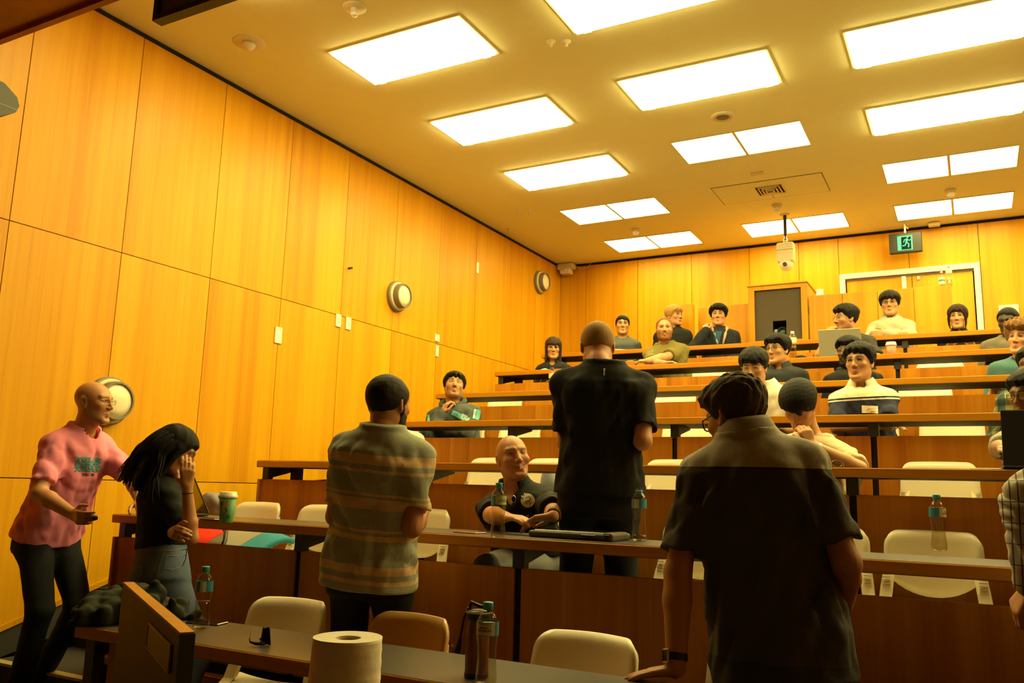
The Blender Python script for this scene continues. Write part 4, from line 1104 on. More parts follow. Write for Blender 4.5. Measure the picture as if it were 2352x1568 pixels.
def hand_prims(Fd, W, D, Nr, X, curl, s=1.0, spread=0.0, thumb=0.3):
    """palm, four jointed fingers and a thumb leaving the side of the palm; X points to the thumb side, Nr out of the palm"""
    W, D, Nr, X = Vector(W), Vector(D).normalized(), Vector(Nr), Vector(X)
    Nr = (Nr-D*Nr.dot(D)).normalized(); X = (X-D*X.dot(D)-Nr*X.dot(Nr)).normalized()
    lat = (.029, .010, -.010, -.028); adv = (.086, .090, .086, .078)
    LEN = ((.042, .025, .020), (.046, .029, .021), (.042, .027, .020), (.034, .020, .018)); tips = []
    for i in range(4):
        K = W+D*adv[i]*s+X*lat[i]*s
        Fd.cone(W+X*lat[i]*.55*s+D*.004, K, .0145*s, .0115*s, .012)
        c = curl[i] if isinstance(curl, (list, tuple)) else curl
        th = 0.0; P = K
        for j in range(3):
            th += c*(.9, 1.0, .7)[j]
            sp = spread*(1.5-i)*.12
            dd = (D*math.cos(th)+Nr*math.sin(th)+X*sp).normalized()
            Q = P+dd*LEN[i][j]*s
            Fd.cone(P, Q, (.0102-.0008*j)*s, (.0096-.0009*j)*s, .0035); P = Q
        tips.append(P)
    B = W+D*.022*s+X*.022*s+Nr*.004
    d1 = (D*.62+X*.72+Nr*.30*thumb*2).normalized(); Q = B+d1*.044*s; Fd.cone(B, Q, .0145*s, .0115*s, .010)
    d2 = (D*.85+X*.35*(1-thumb)+Nr*.55*thumb).normalized(); R_ = Q+d2*.033*s; Fd.cone(Q, R_, .0108*s, .0098*s, .004)
    d3 = (D*.9+X*.05+Nr*.75*thumb).normalized(); Fd.cone(R_, R_+d3*.025*s, .0096*s, .0078*s, .004)
    return tips
def person(label, H, P, floor, yaw=0, hyaw=None, pitch=0, roll=0, sex='m', skin=(.55, .30, .16), hair=None, hcol='black', face=None, arms=None, shirt=None, trousers=None, pose='sit', res=.0055, bulk=1.0, N=None, headsc=1.0, glasses=None, beard=None, seed=1, feet=None, knees=None, sw=None, shoe=(.02, .018, .016), collar=None, group=None, brow=(.03, .02, .012), tr_res=None, shirt_name='shirt', legs=True, armk=1.0):
    H = Vector(H); P = Vector(P); face = face or {}; hyaw = yaw if hyaw is None else hyaw
    f = Vector((math.sin(math.radians(yaw)), -math.cos(math.radians(yaw)), 0)); up = Vector((0, 0, 1)); lf = up.cross(f)
    hf = Vector((math.sin(math.radians(hyaw)), -math.cos(math.radians(hyaw)), 0)); sc = headsc
    R = Rm(hyaw, pitch, roll)
    if N is None: 
        back = Vector((R @ np.array([0, .042, -.140], np.float32)).tolist())
        N = H+(back*.65+Vector((0, 0, -.142))*.35+(-f*.012))*sc
    N = Vector(N); w = (N-P); L = w.length; w.normalize()
    u = (lf-w*lf.dot(w)).normalized(); v = u.cross(w).normalized()   # v points backwards
    v = -v if v.dot(f) < 0 else v                                     # forward
    t_, A_, B_ = PROF[sex]; A_ = np.array(A_)*bulk; B_ = np.array(B_)*bulk
    sw = (sw or (.164 if sex == 'm' else .142))*bulk**.5
    SH = {s: P+w*(L-.098)+u*(s*sw) for s in (-1, 1)}                 # +1 = the person's left
    l1, l2 = (.292*armk, .262*armk) if sex == 'm' else (.268*armk, .240*armk)
    J = {}
    arms = arms or {}
    for s, key in ((1, 'l'), (-1, 'r')):
        a = arms.get(key, {})
        T = a.get('to')
        if T is None:
            T = P+f*.16+u*(s*.11)+up*.09 if pose == 'sit' else P+u*(s*.25)+f*.06-up*.10
        El, T = ik(SH[s], T, l1, l2, a.get('hint', (lf*s*.35-f*.6-up*.6)))
        J[s] = (SH[s], El, Vector(T), a)
    origin = Vector((P.x, P.y, floor))
    # ---------- skin: one continuous mesh
    pts = [H+Vector((0, 0, .15)), H-Vector((.13, .13, .17)), H+Vector((.13, .13, 0)), P-Vector((.2, .2, .1)), P+Vector((.2, .2, 0))]
    hb = []
    for s in J:
        pts += [q for q in J[s][:3]]
        hb.append((J[s][2]-Vector((.15, .15, .15)), J[s][2]+Vector((.15, .15, .15)), max(res, .0055)))
    allp = np.array([tuple(q) for q in pts]); lo = allp.min(0)-.20; hi = allp.max(0)+.20
    fine = [(H-Vector((.105, .125, .135)), H+Vector((.105, .125, .135)), res)]
    for s in J:
        if J[s][3].get('hand', True): fine.append((J[s][2]-Vector((.10, .10, .10)), J[s][2]+Vector((.10, .10, .10)), max(res, .0058)))
    Fd = Field(lo, hi, .017, fine)
    nP, nu_, nv_, nw_ = nv(P), nv(u), nv(v), nv(w)
    def torso_c(X, Y, Z):
        px, py, pz = X-nP[0], Y-nP[1], Z-nP[2]
        return (px*nw_[0]+py*nw_[1]+pz*nw_[2])/L, px*nu_[0]+py*nu_[1]+pz*nu_[2], px*nv_[0]+py*nv_[1]+pz*nv_[2]
    def loft(ease, lo_t, hi_t, drape=0.0, belly=0.0, flare=0.0):
        fl = flare*np.clip((.35-np.array(t_))/.40, 0, 1)
        Ae = A_+ease+fl; Be = B_+ease+fl
        if drape:
            Ae = Ae.copy(); Be = Be.copy(); m = np.array(t_) < .62
            Ae[m] = np.maximum(Ae[m], Ae[5]*(1-drape)+Ae[m]*drape); Be[m] = np.maximum(Be[m], Be[5]*(1-drape)+Be[m]*drape)
        def fn(X, Y, Z):
            t, a, b = torso_c(X, Y, Z)
            aa = np.interp(t, t_, Ae).astype(np.float32); bb = np.interp(t, t_, Be).astype(np.float32)
            b = b-(.012-.03*np.abs(t-.6))-belly*np.exp(-((t-.25)/.25)**2)
            q = ((np.abs(a)/aa)**2.4+(np.abs(b)/bb)**2.4)**(1/2.4)
            d = (q-1)*np.minimum(aa, bb)*.92
            return np.maximum(np.maximum(d, (lo_t-t)*L), (t-hi_t)*L)
        return fn
    tb = [P-Vector((.3, .3, .25)), P+Vector((.3, .3, .05)), N-Vector((.3, .3, .05)), N+Vector((.3, .3, .1))]
    tlo = np.min([tuple(q) for q in tb], 0); thi = np.max([tuple(q) for q in tb], 0)
    Fd.add(loft(-.024, -.12, 1.0), tlo, thi, .02)
    for s in (-1, 1): Fd.cone(N-w*.045+u*(s*.03), SH[s]-w*.005, .036, .040, .04)
    Fd.cone(N-w*.05, Vector((R @ np.array([0, .03, -.10], np.float32)).tolist())*sc+H, .062*bulk**.5*(1 if sex == 'm' else .86), .053*(1 if sex == 'm' else .84), .03)
    for s in J:
        S, El, T, a = J[s]; k_ = bulk**.5*(1 if sex == 'm' else .82)
        Fd.cone(S, El, .040*k_, .0395*k_, .03)
        mid = El+(T-El)*.3
        Fd.cone(El, mid, .041*k_, .042*k_, .015); Fd.cone(mid, T, .042*k_, .0275*k_, .015)
    fq = dict(face); fq.setdefault('neckr', .056 if sex == 'm' else .046)
    r_ = .20
    hH = nv(H)
    if 'headsx' in face: pass
    Fd.add(lambda X, Y, Z: in_head(lambda p: head_sdf(p, fq), hH, R, sc, X, Y, Z), hH-r_, hH+r_, .012)
    tips = {}
    for s in J:
        S, El, T, a = J[s]
        if not a.get('hand', True): continue
        D = Vector(a.get('dir', T-El)).normalized()
        Nr = Vector(a.get('palm', (0, 0, -1)))
        X = D.cross(Nr)*( -1 if s > 0 else 1) if a.get('thumbside') is None else Vector(a['thumbside'])
        tips[s] = hand_prims(Fd, T, D, Nr, X, a.get('curl', .35), .97 if sex == 'm' else .88, a.get('spread', 0), a.get('thumb', .3))
    Pm, Fm = Fd.mesh()
    # colour per vertex
    hp = ((Pm-hH)/sc) @ R
    col = np.tile(np.array(skin, np.float32), (len(Pm), 1))
    x, y, z = np.abs(hp[:, 0]), hp[:, 1], hp[:, 2]
    near = (np.abs(hp) < .13).all(1)
    def mixc(mask, c, k):
        mk = np.clip(mask, 0, 1)[:, None]*k*near[:, None]; col[:] = col*(1-mk)+np.array(c, np.float32)*mk
    sk = np.array(skin)
    lipc = (sk*np.array([.95, .62, .62])+np.array([.04, 0, .0]))
    g2 = lambda xx, yy, s1, s2: np.exp(-(xx/s1)**2-(yy/s2)**2)
    smf = face.get('smile', 0)
    zm = z+.0600-smf*.011*(x/.03)**2
    mixc((y < -.06)*np.clip(1.6*g2(x, zm, .019+.008*smf, .0080), 0, 1), lipc, .8)
    mixc((y < -.055)*g2(x-.045, z+.02, .022, .02), sk*np.array([1.05, .80, .72]), .35)
    bx_ = (z-.0385-.004*np.cos((x-.032)*70))
    mixc((y < -.055)*np.clip(2.0*np.exp(-((x-.033)/.021)**4-(bx_/(.0065 if res < .0048 else .0078))**2), 0, 1), brow, face.get('browk', .85))
    mixc((y < -.06)*np.clip(2*np.exp(-((x-.031)/.0145)**4-((z-.0165)/(.0035 if face.get('eye', 1) < .5 else .0072 if res > .0048 else .0058))**2), 0, 1), (.030, .016, .010), .92*min(1, .45+.55*face.get('eye', 1.0)) if res > .0048 or face.get('eye', 1) < .5 else .45)
    mixc((y < -.09)*g2(x-.0065, z+.034, .005, .004), (.05, .02, .01), .8)
    mixc((np.abs(zm-.0) < .0026)*(y < -.065)*(x < .025+.008*smf), sk*.25, .7)
    if face.get('stubble'):
        jm = (np.clip((-.028-z)/.02, 0, 1)*np.clip((.02-y)/.03, 0, 1))*(1-np.clip(1.6*g2(x, z+.0600, .021, .0085), 0, 1))*(z > -.125)
        mixc(jm, face.get('stubcol', (.06, .035, .02)), face['stubble'])
    if face.get('scalp'):
        sm_ = np.clip((z-.03)/.02, 0, 1)*np.clip((y+.055)/.02, 0, 1); mixc(sm_, face['scalp'], .55)
    root = net_obj('person', Pm, Fm, M['skin'], None, origin, {'Col': col})
    root.location = origin
    tag(root, label, 'person', group)
    put = lambda o: (setattr(o, 'parent', root), o)[1]
    # ---------- eyes
    if res <= .0048 and face.get('eye', 1) >= .5:
        for s in (-1, 1):
            bm = bmesh.new()
            prof = [(0, .0128), (.0022, .0126), (.0050, .0118), (.0085, .0096), (.0115, .0056), (.0128, 0)]
            add_lathe(bm, prof, 20, Matrix.Rotation(math.pi/2, 4, 'X'))
            for fc in bm.faces:
                c = fc.calc_center_median(); rr = math.hypot(c.x, c.z); fc.material_index = 1 if rr < .0044 else 0; fc.smooth = True
            o = obj('eye', bm, M['eyewhite'], root); o.data.materials.append(M['iris'])
            rl = Matrix(R.tolist()).to_4x4(); rl.translation = Vector((R @ np.array([s*.031, -.0725, .0158], np.float32)).tolist())*sc+H-origin
            o.matrix_local = rl @ Matrix.Diagonal((sc, sc, sc, 1))
    def head_part(name, bm, m, smooth=True, parent=None):
        o = obj(name, bm, m, parent or root, smooth)
        rl = Matrix(R.tolist()).to_4x4(); rl.translation = H-origin
        if parent is None: o.matrix_local = rl @ Matrix.Diagonal((sc, sc, sc, 1))
        return o
    # ---------- hair
    def hp_mesh(fn, name, m, hres, lo3, hi3):
        G_ = Field(lo3, hi3, hres); G_.add(fn_wrap(fn), lo3, hi3)
        Pm_, Fm_ = G_.mesh()
        if len(Pm_) == 0: return None
        o = net_obj(name, Pm_, Fm_, m, root, (0, 0, 0)); rl = Matrix(R.tolist()).to_4x4(); rl.translation = H-origin
        o.matrix_local = rl @ Matrix.Diagonal((sc, sc, sc, 1)); return o
    def fn_wrap(fn): return lambda X, Y, Z: fn(np.broadcast_arrays(X, Y, Z))
    if hair:
        low = -.30 if hair['kind'] in ('long', 'bob') else -.09
        hp_mesh(lambda p: hair_sdf(p, hair, seed), 'hair', HAIR[hcol], max(.0042, res*.95), (-.14, -.15, low), (.14, .17, .19))
    if beard:
        def bf(p):
            x, y, z = p; d = head_sdf(p, dict(fq, eye=0.1))-beard.get('t', .004)-waves(seed+9, 4, (80, 200))(x, y, z)*.002
            d = smax(d, z-np.interp(y, [-.11, -.08, -.03, .0, .02], [-.040, -.040, -.030, .0, .01]).astype(np.float32), .004)
            d = np.maximum(d, y-.012); d = np.maximum(d, -.114-z)
            d = smax(d, -np_ell(p, (0, -.095, -.0605), (.024, .03, .0105)), .003)
            d = np.maximum(d, -np_ell((x, y, z), (0, -.1, -.032), (.016, .03, .012)))
            if beard.get('goatee'): d = np.maximum(d, np.abs(x)-.036)
            if beard.get('chin'): d = np.maximum(d, z+.085)
            return d
        hp_mesh(bf, 'beard', HAIR[beard.get('col', 'dkbrown')], max(.004, res*.85), (-.10, -.14, -.14), (.10, .03, .02))
    # ---------- spectacles
    if glasses:
        gw, gh, gr = glasses.get('w', .024), glasses.get('h', .017), glasses.get('r', .0016)
        bm = bmesh.new(); yb = -.100
        for s in (-1, 1):
            ring = [(s*.033+gw*np.sign(math.cos(a))*abs(math.cos(a))**.6, yb+.012*(abs(math.cos(a))*.5 if s*math.cos(a) > 0 else 0), .012+gh*np.sign(math.sin(a))*abs(math.sin(a))**.7) for a in np.linspace(0, 2*math.pi, 21)[:-1]]
            add_tube(bm, ring, gr, 6, True)
        add_tube(bm, [(-.010, yb-.001, .017), (0, yb-.005, .019), (.010, yb-.001, .017)], gr, 6)
        go = head_part('glasses', bm, mat('spectacle_frame', glasses.get('col', (.01, .01, .01)), rough=.3, metal=glasses.get('metal', 0.0)))
        for s in (-1, 1):
            bm = bmesh.new(); add_tube(bm, [(s*(.033+gw), yb+.007, .018), (s*.068, -.075, .020), (s*.080, -.02, .018), (s*.083, .012, .016), (s*.080, .030, .0), ], gr*.95, 6)
            obj('temple', bm, go.data.materials[0], go, True)
            bm = bmesh.new(); vs_ = [bm.verts.new((s*.033+gw*.97*np.sign(math.cos(a))*abs(math.cos(a))**.6, yb+.002, .012+gh*.97*np.sign(math.sin(a))*abs(math.sin(a))**.7)) for a in np.linspace(0, 2*math.pi, 21)[:-1]]
            bm.faces.new(vs_); obj('lens', bm, M['lens'], go)
    # ---------- shirt
    if shirt:
        sres = shirt.get('res', .012 if res > .005 else .009)
        hem = shirt.get('hem', -.05); ease = shirt.get('ease', .010); sl = shirt.get('sleeve', 'short')
        spts = [P-Vector((.28, .28, .2)), P+Vector((.28, .28, 0)), N+Vector((.2, .2, .12)), N-Vector((.2, .2, 0))]
        for s in J: spts += [J[s][0]+Vector((.1, .1, .12)), J[s][0]-Vector((.12, .12, .12)), J[s][1]+Vector((.1, .1, .1)), J[s][1]-Vector((.1, .1, .1))]
        if sl == 'long':
            for s in J: spts += [J[s][2]+Vector((.07, .07, .07)), J[s][2]-Vector((.07, .07, .07))]
        q = np.array([tuple(p_) for p_ in spts]); G_ = Field(q.min(0)-.03, q.max(0)+.03, sres)
        for s in (-1, 1): G_.cone(N-w*.030+u*(s*.035), SH[s]+w*.002, .047+ease*.3, .052+ease*.3, .05)
        G_.add(loft(ease, hem, 1.035, shirt.get('drape', .35), shirt.get('belly', 0.0), shirt.get('flare', .014)), tlo, thi, .045)
        k_ = bulk**.5*(1 if sex == 'm' else .84)
        for s in J:
            S, El, T, a = J[s]
            if sl == 'short':
                fr_ = shirt.get('slen', .66); E2 = S+(El-S)*fr_; dq = (El-S).normalized()
                G_.cone(S+u*(-s*.02), E2+dq*.06, (.056)*k_+ease*.35, (.056)*k_+ease*.4+.004, .04)
                n_ = nv(dq); c_ = nv(E2)
                # flat sleeve end
                m_ = .20
                def cut(X, Y, Z, n_=n_, c_=c_):
                    a_ = (X-c_[0])*n_[0]+(Y-c_[1])*n_[1]+(Z-c_[2])*n_[2]
                    r2 = np.sqrt((X-c_[0])**2+(Y-c_[1])**2+(Z-c_[2])**2)
                    return np.maximum(-a_, r2-.19)
                if shirt.get('cut', True):
                    # cut only the sleeve: the block lies beyond the sleeve end, outside the torso
                    tt_ = lambda X, Y, Z: loft(ease, hem, .985, shirt.get('drape', .35), shirt.get('belly', 0.0), shirt.get('flare', .014))(X, Y, Z)
                    def cut2(X, Y, Z): return np.maximum(cut(X, Y, Z), -tt_(X, Y, Z)+.0)
                    G_.add(cut2, np.array(c_)-m_, np.array(c_)+m_, 0.0, 's')
            else:
                G_.cone(S+u*(-s*.02), El, .063*k_+ease*.5, .050*k_+ease*.5+.004, .035); G_.cone(El, T-(T-El).normalized()*.01, .050*k_+ease*.5+.003, .035*k_+ease*.4+.003, .02)
        am = shirt.get('fold', .009)
        wv = waves(seed*7+3, 8, shirt.get('ff', (13, 48)), shirt.get('aniso', (1, 1, .5)))
        wv2 = waves(seed*3+2, 6, (38, 85), shirt.get('aniso', (1, 1, .5)))
        G_.add(lambda X, Y, Z: (wv(X, Y, Z)*2.9+(wv2(X, Y, Z)*1.1 if sres < .0095 else 0))*am*np.clip((1.0-torso_c(X, Y, Z)[0])/.16, .12, 1)*np.clip((torso_c(X, Y, Z)[0]-hem)/.14+.12, .12, 1), q.min(0)-1, q.max(0)+1, 0, '+')
        for fd in shirt.get('folds', []): pass
        # neck opening
        fz = N+w*.03+v*.03
        nr_ = (.064 if sex == 'm' else .055)*bulk**.4
        G_.cone(N-w*.014+v*(.020+shirt.get('vneck', .012)), N+w*.14+v*.0, nr_*.93, nr_+.012, .0, 's')
        if shirt.get('vee'):
            G_.cone(N-w*shirt['vee']+v*.13, N+v*.06, .006, .055, .0, 's')
        Ps, Fs = G_.mesh()
        # keep the largest part only: drop stray bits by attribute-free size test is skipped
        t1, a1, b1 = torso_c(Ps[:, 0], Ps[:, 1], Ps[:, 2])
        so = net_obj(shirt_name, Ps, Fs, shirt['mat'], root, origin, {'tt': t1, 'tu': a1, 'tv': b1, 'tz': (Ps[:, 2]-P.z)/(N.z-P.z)}, smooth_it=1)
        root['_s'] = so.name
    # ---------- collar
    if collar:
        cr0 = (.064 if sex == 'm' else .055)*bulk**.4
        hgt = collar.get('h', .036); op = collar.get('open', 16)
        ctr = N+w*.026+v*.004
        def cf(a, b):
            th = math.radians(op+(360-2*op)*a); fr_ = math.cos(th)   # 0 = front
            rr = cr0+.008+collar.get('flare', .030)*b+.004*math.sin(b*3.1)
            zz = .030*(1-b*2.0)*hgt/.036 - .028*max(0, fr_)**1.0-(collar.get('tip', .02))*max(0, fr_)**6*b
            return tuple(ctr+v*(rr*fr_*.95)+u*(rr*math.sin(th))+w*zz)
        bm = bmesh.new(); shell(bm, cf, 30, 6, .004); bmesh.ops.recalc_face_normals(bm, faces=bm.faces)
        for vv_ in bm.verts: vv_.co -= origin
        obj('collar', bm, collar.get('mat', shirt['mat']), root, True)
    elif shirt and shirt.get('rib', True):
        bm = bmesh.new(); cr0 = (.066 if sex == 'm' else .057)*bulk**.4
        c0 = N-w*.004+v*.008
        add_tube(bm, [tuple(c0+v*(.010+cr0*math.cos(a)*1.16)+u*(cr0*math.sin(a)*1.06)+w*(-.006-.028*math.cos(a))-origin) for a in np.linspace(0, 2*math.pi, 33)[:-1]], .0075, 8, True)
        obj('neckband', bm, shirt.get('ribmat', shirt['mat']), root, True)
    # ---------- trousers and shoes
    if trousers and legs:
        tres = tr_res or (.016 if pose == 'sit' else .013)
        hipw = .085*bulk**.5; hips = {s: P+lf*(s*hipw)-up*.03 for s in (-1, 1)}
        if feet is None:
            if pose == 'sit': feet = {s: Vector((*(P+f*.44+lf*(s*.12)).xy, floor+.09)) for s in (-1, 1)}
            else: feet = {s: Vector((*(P+lf*(s*.11)-f*.0).xy, floor+.09)) for s in (-1, 1)}
        else: feet = {s: Vector(feet[s]) for s in (-1, 1)}
        KN = {}
        for s in (-1, 1):
            if knees and s in knees: KN[s] = Vector(knees[s])
            else: KN[s], feet[s] = ik(hips[s], feet[s], .43, .42, f*1.0+lf*(s*.12))
        q = np.array([tuple(p_) for p_ in list(hips.values())+list(KN.values())+list(feet.values())+[P+up*.12]])
        G_ = Field(q.min(0)-.18, q.max(0)+.18, tres)
        wlim = trousers.get('waist', .10)
        G_.add(loft(trousers.get('ease', -.004), -.20, wlim), tlo-.1, thi, .02)
        r0, r1, r2 = trousers.get('r', (.088, .068, .057)); r0 *= bulk**.5
        for s in (-1, 1):
            G_.cone(hips[s], KN[s], r0, r1, .04); G_.cone(KN[s], feet[s]-up*.03, r1, r2, .02)
        wv = waves(seed*5+1, 7, (12, 36), (.8, .8, 1)); am = trousers.get('fold', .008)
        G_.add(lambda X, Y, Z: wv(X, Y, Z)*am, q.min(0)-1, q.max(0)+1, 0, '+')
        Ps, Fs = G_.mesh(); to = net_obj('trousers', Ps, Fs, trousers['mat'], root, origin, None, smooth_it=1); to_name = to.name
        root['_t'] = to.name
        for s in (-1, 1):
            G_ = Field(np.array(tuple(feet[s]))-.30, np.array(tuple(feet[s]))+.30, .012)
            an = feet[s]; toe = an+f*.13+lf*(s*.03); 
            G_.cone(Vector((an.x, an.y, floor+.045))-f*.04, Vector((toe.x, toe.y, floor+.036)), .044, .036, .02); G_.cone(an-up*.0, Vector((an.x, an.y, floor+.06)), .045, .045, .02)
            fl_ = floor
            G_.add(lambda X, Y, Z: fl_+.002-Z+0*X+0*Y, np.array(tuple(feet[s]))-1, np.array(tuple(feet[s]))+1, 0, 'i')
            Ps, Fs = G_.mesh(); net_obj('shoe', Ps, Fs, mat('shoe', shoe, rough=.5) if 'shoe_m' not in M else M['shoe_m'], root, origin)
    root['_o'] = tuple(origin)
    return root, dict(J=J, N=N, P=P, H=H, u=u, v=v, w=w, f=f, lf=lf, origin=origin, R=R, sc=sc, L=L, tips=tips)
M['eyewhite'] = mat('eye_white', (.62, .56, .48), rough=.2); M['iris'] = mat('iris', (.03, .018, .01), rough=.15)
M['shoe_m'] = mat('dark_shoe', (.02, .018, .016), rough=.6)
def get_child(root, name):
    for c in root.children:
        if c.name.split('.')[0] == name: return c
def decal(root, child, bm, center, right, upv, dirv, m, name, off=.003, parent=None):
    """lays a flat print onto a garment: every vertex is dropped along dirv onto the cloth"""
    tgt = get_child(root, child); org = Vector(root['_o'])
    me = tgt.data; n = len(me.vertices); co = np.empty(n*3, np.float32); me.vertices.foreach_get('co', co)
    bvh = BVHTree.FromPolygons([tuple(c) for c in co.reshape(-1, 3)], [tuple(p.vertices) for p in me.polygons])
    c = Vector(center)-org; r = Vector(right).normalized(); dv_ = Vector(dirv).normalized()
    r = (r-dv_*r.dot(dv_)).normalized(); uv = Vector(upv); uv = (uv-dv_*uv.dot(dv_)-r*uv.dot(r)).normalized()
    last = None
    for vtx in bm.verts:
        p = c+r*vtx.co.x+uv*vtx.co.y
        hit = bvh.ray_cast(p-dv_*.5, dv_)
        if hit[0] is not None: last = (hit[0]-p).dot(dv_); vtx.co = hit[0]-dv_*(off-vtx.co.z)
        else: vtx.co = p+dv_*((last or 0)-off)
    return obj(name, bm, m, parent or tgt)
def grid_bm(poly_fn, nx, ny):
    bm = bmesh.new(); V = [[bm.verts.new(poly_fn(i/nx, j/ny)) for i in range(nx+1)] for j in range(ny+1)]
    for j in range(ny):
        for i in range(nx): bm.faces.new((V[j][i], V[j][i+1], V[j+1][i+1], V[j+1][i]))
    return bm
def disc_bm(r, rings=5, seg=28):
    bm = bmesh.new(); c = bm.verts.new((0, 0, 0)); prev = None
    for k in range(1, rings+1):
        ring = [bm.verts.new((r*k/rings*math.cos(2*math.pi*i/seg), r*k/rings*math.sin(2*math.pi*i/seg), 0)) for i in range(seg)]
        for i in range(seg):
            j = (i+1) % seg
            if prev is None: bm.faces.new((c, ring[i], ring[j]))
            else: bm.faces.new((prev[i], ring[i], ring[j], prev[j]))
        prev = ring
    return bm
def watch(root, info, s, strap, case, face=(.01, .01, .012), side=(0, 0, 1), back=.02):
    S, El, T, a = info['J'][s]; d = (T-El).normalized(); c = T-d*back; org = info['origin']
    sd = Vector(side); sd = (sd-d*sd.dot(d)).normalized(); o2 = d.cross(sd)
    bm = bmesh.new(); n = 24
    R0 = .031
    rg = []
    for k in range(n):
        th = 2*math.pi*k/n; dirr = sd*math.cos(th)+o2*math.sin(th)
        rg.append([bm.verts.new(c+dirr*rr+d*dd-org) for rr, dd in ((R0, -.011), (R0+.003, -.011), (R0+.003, .011), (R0, .011))])
    for k in range(n):
        A, B = rg[k], rg[(k+1) % n]
        for q in range(4): bm.faces.new((A[q], B[q], B[(q+1) % 4], A[(q+1) % 4]))
    w_ = obj('watch', bm, mat('watch_strap', strap, rough=.5), root)
    m4 = Matrix((d, o2, sd)).transposed().to_4x4(); m4.translation = c+sd*(R0+.003)-org
    obj('watch_case', box((-.020, -.017, -.003), (.020, .017, .006), .004, m4, 2), mat('watch_metal', case, rough=.3, metal=.7), w_)
    obj('watch_face', box((-.016, -.0135, .006), (.016, .0135, .0068), 0, m4), mat('watch_glass', face, rough=.1), w_)
    return w_
# ================================================================== the people
V = Vector
rt_ = V((CR[0]).tolist()); rt_.z = 0; rt_.normalize()
camd_w = V((CR[2]).tolist())
LT, MD, AS, SA, DK = (.54, .25, .115), (.44, .195, .080), (.52, .26, .110), (.24, .105, .040), (.040, .019, .009)
def C(name, col, **k): return cloth_mat(name, col, **k)
BLACK = C('black_cotton', (.014, .014, .013)); BLACK2 = C('black_jersey', (.018, .018, .016), noise=.3)
JEAN_D = C('dark_denim', (.018, .020, .024), noise=.35, ns=420); JEAN_B = C('blue_denim', (.12, .16, .26), noise=.4, ns=420)
JEAN_G = C('grey_denim', (.30, .30, .29), noise=.3, ns=420); CHINO = C('dark_trousers', (.020, .019, .017))
def seat(row, px, py, yo=.75): return aty(px, py, RY(row)+yo)
def pel(row, H, dx=0.0, yo=.83): return V((H.x+dx, RY(row)+yo-.085, RF(row)+.585))
crop = dict(kind='crop', t=.014, amp=.003)
# ---- standing, nearest first
# man leaning on the front desk, grey polo, seen from behind
y0 = 2.80
H = aty(1689, 964, y0); P_ = aty(1795, 1508, y0+.02)
yoke = C('grey_polo', (.050, .047, .042), ramp=[(.0, (.070, .062, .052)), (.85, (.44, .41, .33))], noise=.25, attr='tz')  # paler yoke panel, brightened further for the light on his shoulders
big, bi = person('tall brown haired man with black glasses in grey polo leaning on the front desk', H, P_, 0.0, yaw=190, hyaw=236, pitch=16, roll=0, skin=MD, res=.0042, bulk=1.10, armk=1.10, headsc=.99,
    N=aty(1716, 1004, y0-.025), hair=dict(kind='crop', t=.016, top=.8, front=.9, amp=.008, side=.10), hcol='grey', glasses=dict(w=.026, h=.021, r=.0024, col=(.008, .008, .008)), face=dict(stubble=.2),
    arms=dict(l=dict(to=aty(1553, 1538, 2.60), hint=(-1, .1, .0), dir=(-1, -.12, -.22), palm=(0, 0, -1), curl=.10, spread=.5, thumb=.1, thumbside=(.1, .8, 0)), r=dict(to=P_+V((.16, .20, .14)), hint=(.5, -1, -.3), hand=False)),
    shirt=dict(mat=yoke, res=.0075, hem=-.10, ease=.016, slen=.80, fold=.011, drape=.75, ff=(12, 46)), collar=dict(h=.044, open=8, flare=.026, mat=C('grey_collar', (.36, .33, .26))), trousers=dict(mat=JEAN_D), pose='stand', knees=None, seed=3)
watch(big, bi, 1, (.012, .012, .012), (.55, .48, .36), side=(-.7, -.6, .5), back=.035)
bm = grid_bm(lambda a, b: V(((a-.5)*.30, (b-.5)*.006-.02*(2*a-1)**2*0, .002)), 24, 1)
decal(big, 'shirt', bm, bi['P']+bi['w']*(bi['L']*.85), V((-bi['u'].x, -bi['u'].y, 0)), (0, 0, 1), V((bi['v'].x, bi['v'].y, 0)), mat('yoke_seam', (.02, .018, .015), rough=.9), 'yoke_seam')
# man in the striped T-shirt, seen from behind
y0 = 2.95
H = aty(892, 932, y0); P_ = aty(852, 1300, y0)
st = [(-.3, (.36, .38, .30))]
for a, b in ((-.075, -.045), (-.005, .055), (.225, .26), (.285, .30), (.44, .515), (.535, .55), (.70, .725), (.755, .83)):
    st += [(a, (.72, .50, .28)), (b, (.36, .38, .30))]
smat = C('striped_cotton', (.36, .38, .30), ramp=st, noise=.22)
sm_, si = person('man with cropped dark hair in a grey striped T-shirt standing with his back turned', H, P_, 0.0, yaw=196, hyaw=183, pitch=4, skin=MD, res=.0045, bulk=1.04, headsc=1.03, N=aty(880, 986, y0-.045),
    hair=dict(kind='crop', t=.006, top=.1, amp=.0015), hcol='dkbrown', beard=dict(t=.004, col='dkbrown'), face=dict(scalp=(.05, .03, .02)),
    arms=dict(l=dict(to=P_+V((-.10, .20, .20)), hint=(-.35, -.8, -.8), hand=False), r=dict(to=P_+V((.12, .20, .24)), hint=(.35, -.8, -.8), hand=False)),
    shirt=dict(mat=smat, res=.0075, hem=-.13, ease=.018, slen=.74, fold=.013, drape=.8, ff=(12, 46), aniso=(1, 1, .25)), trousers=dict(mat=CHINO), pose='stand', seed=5)
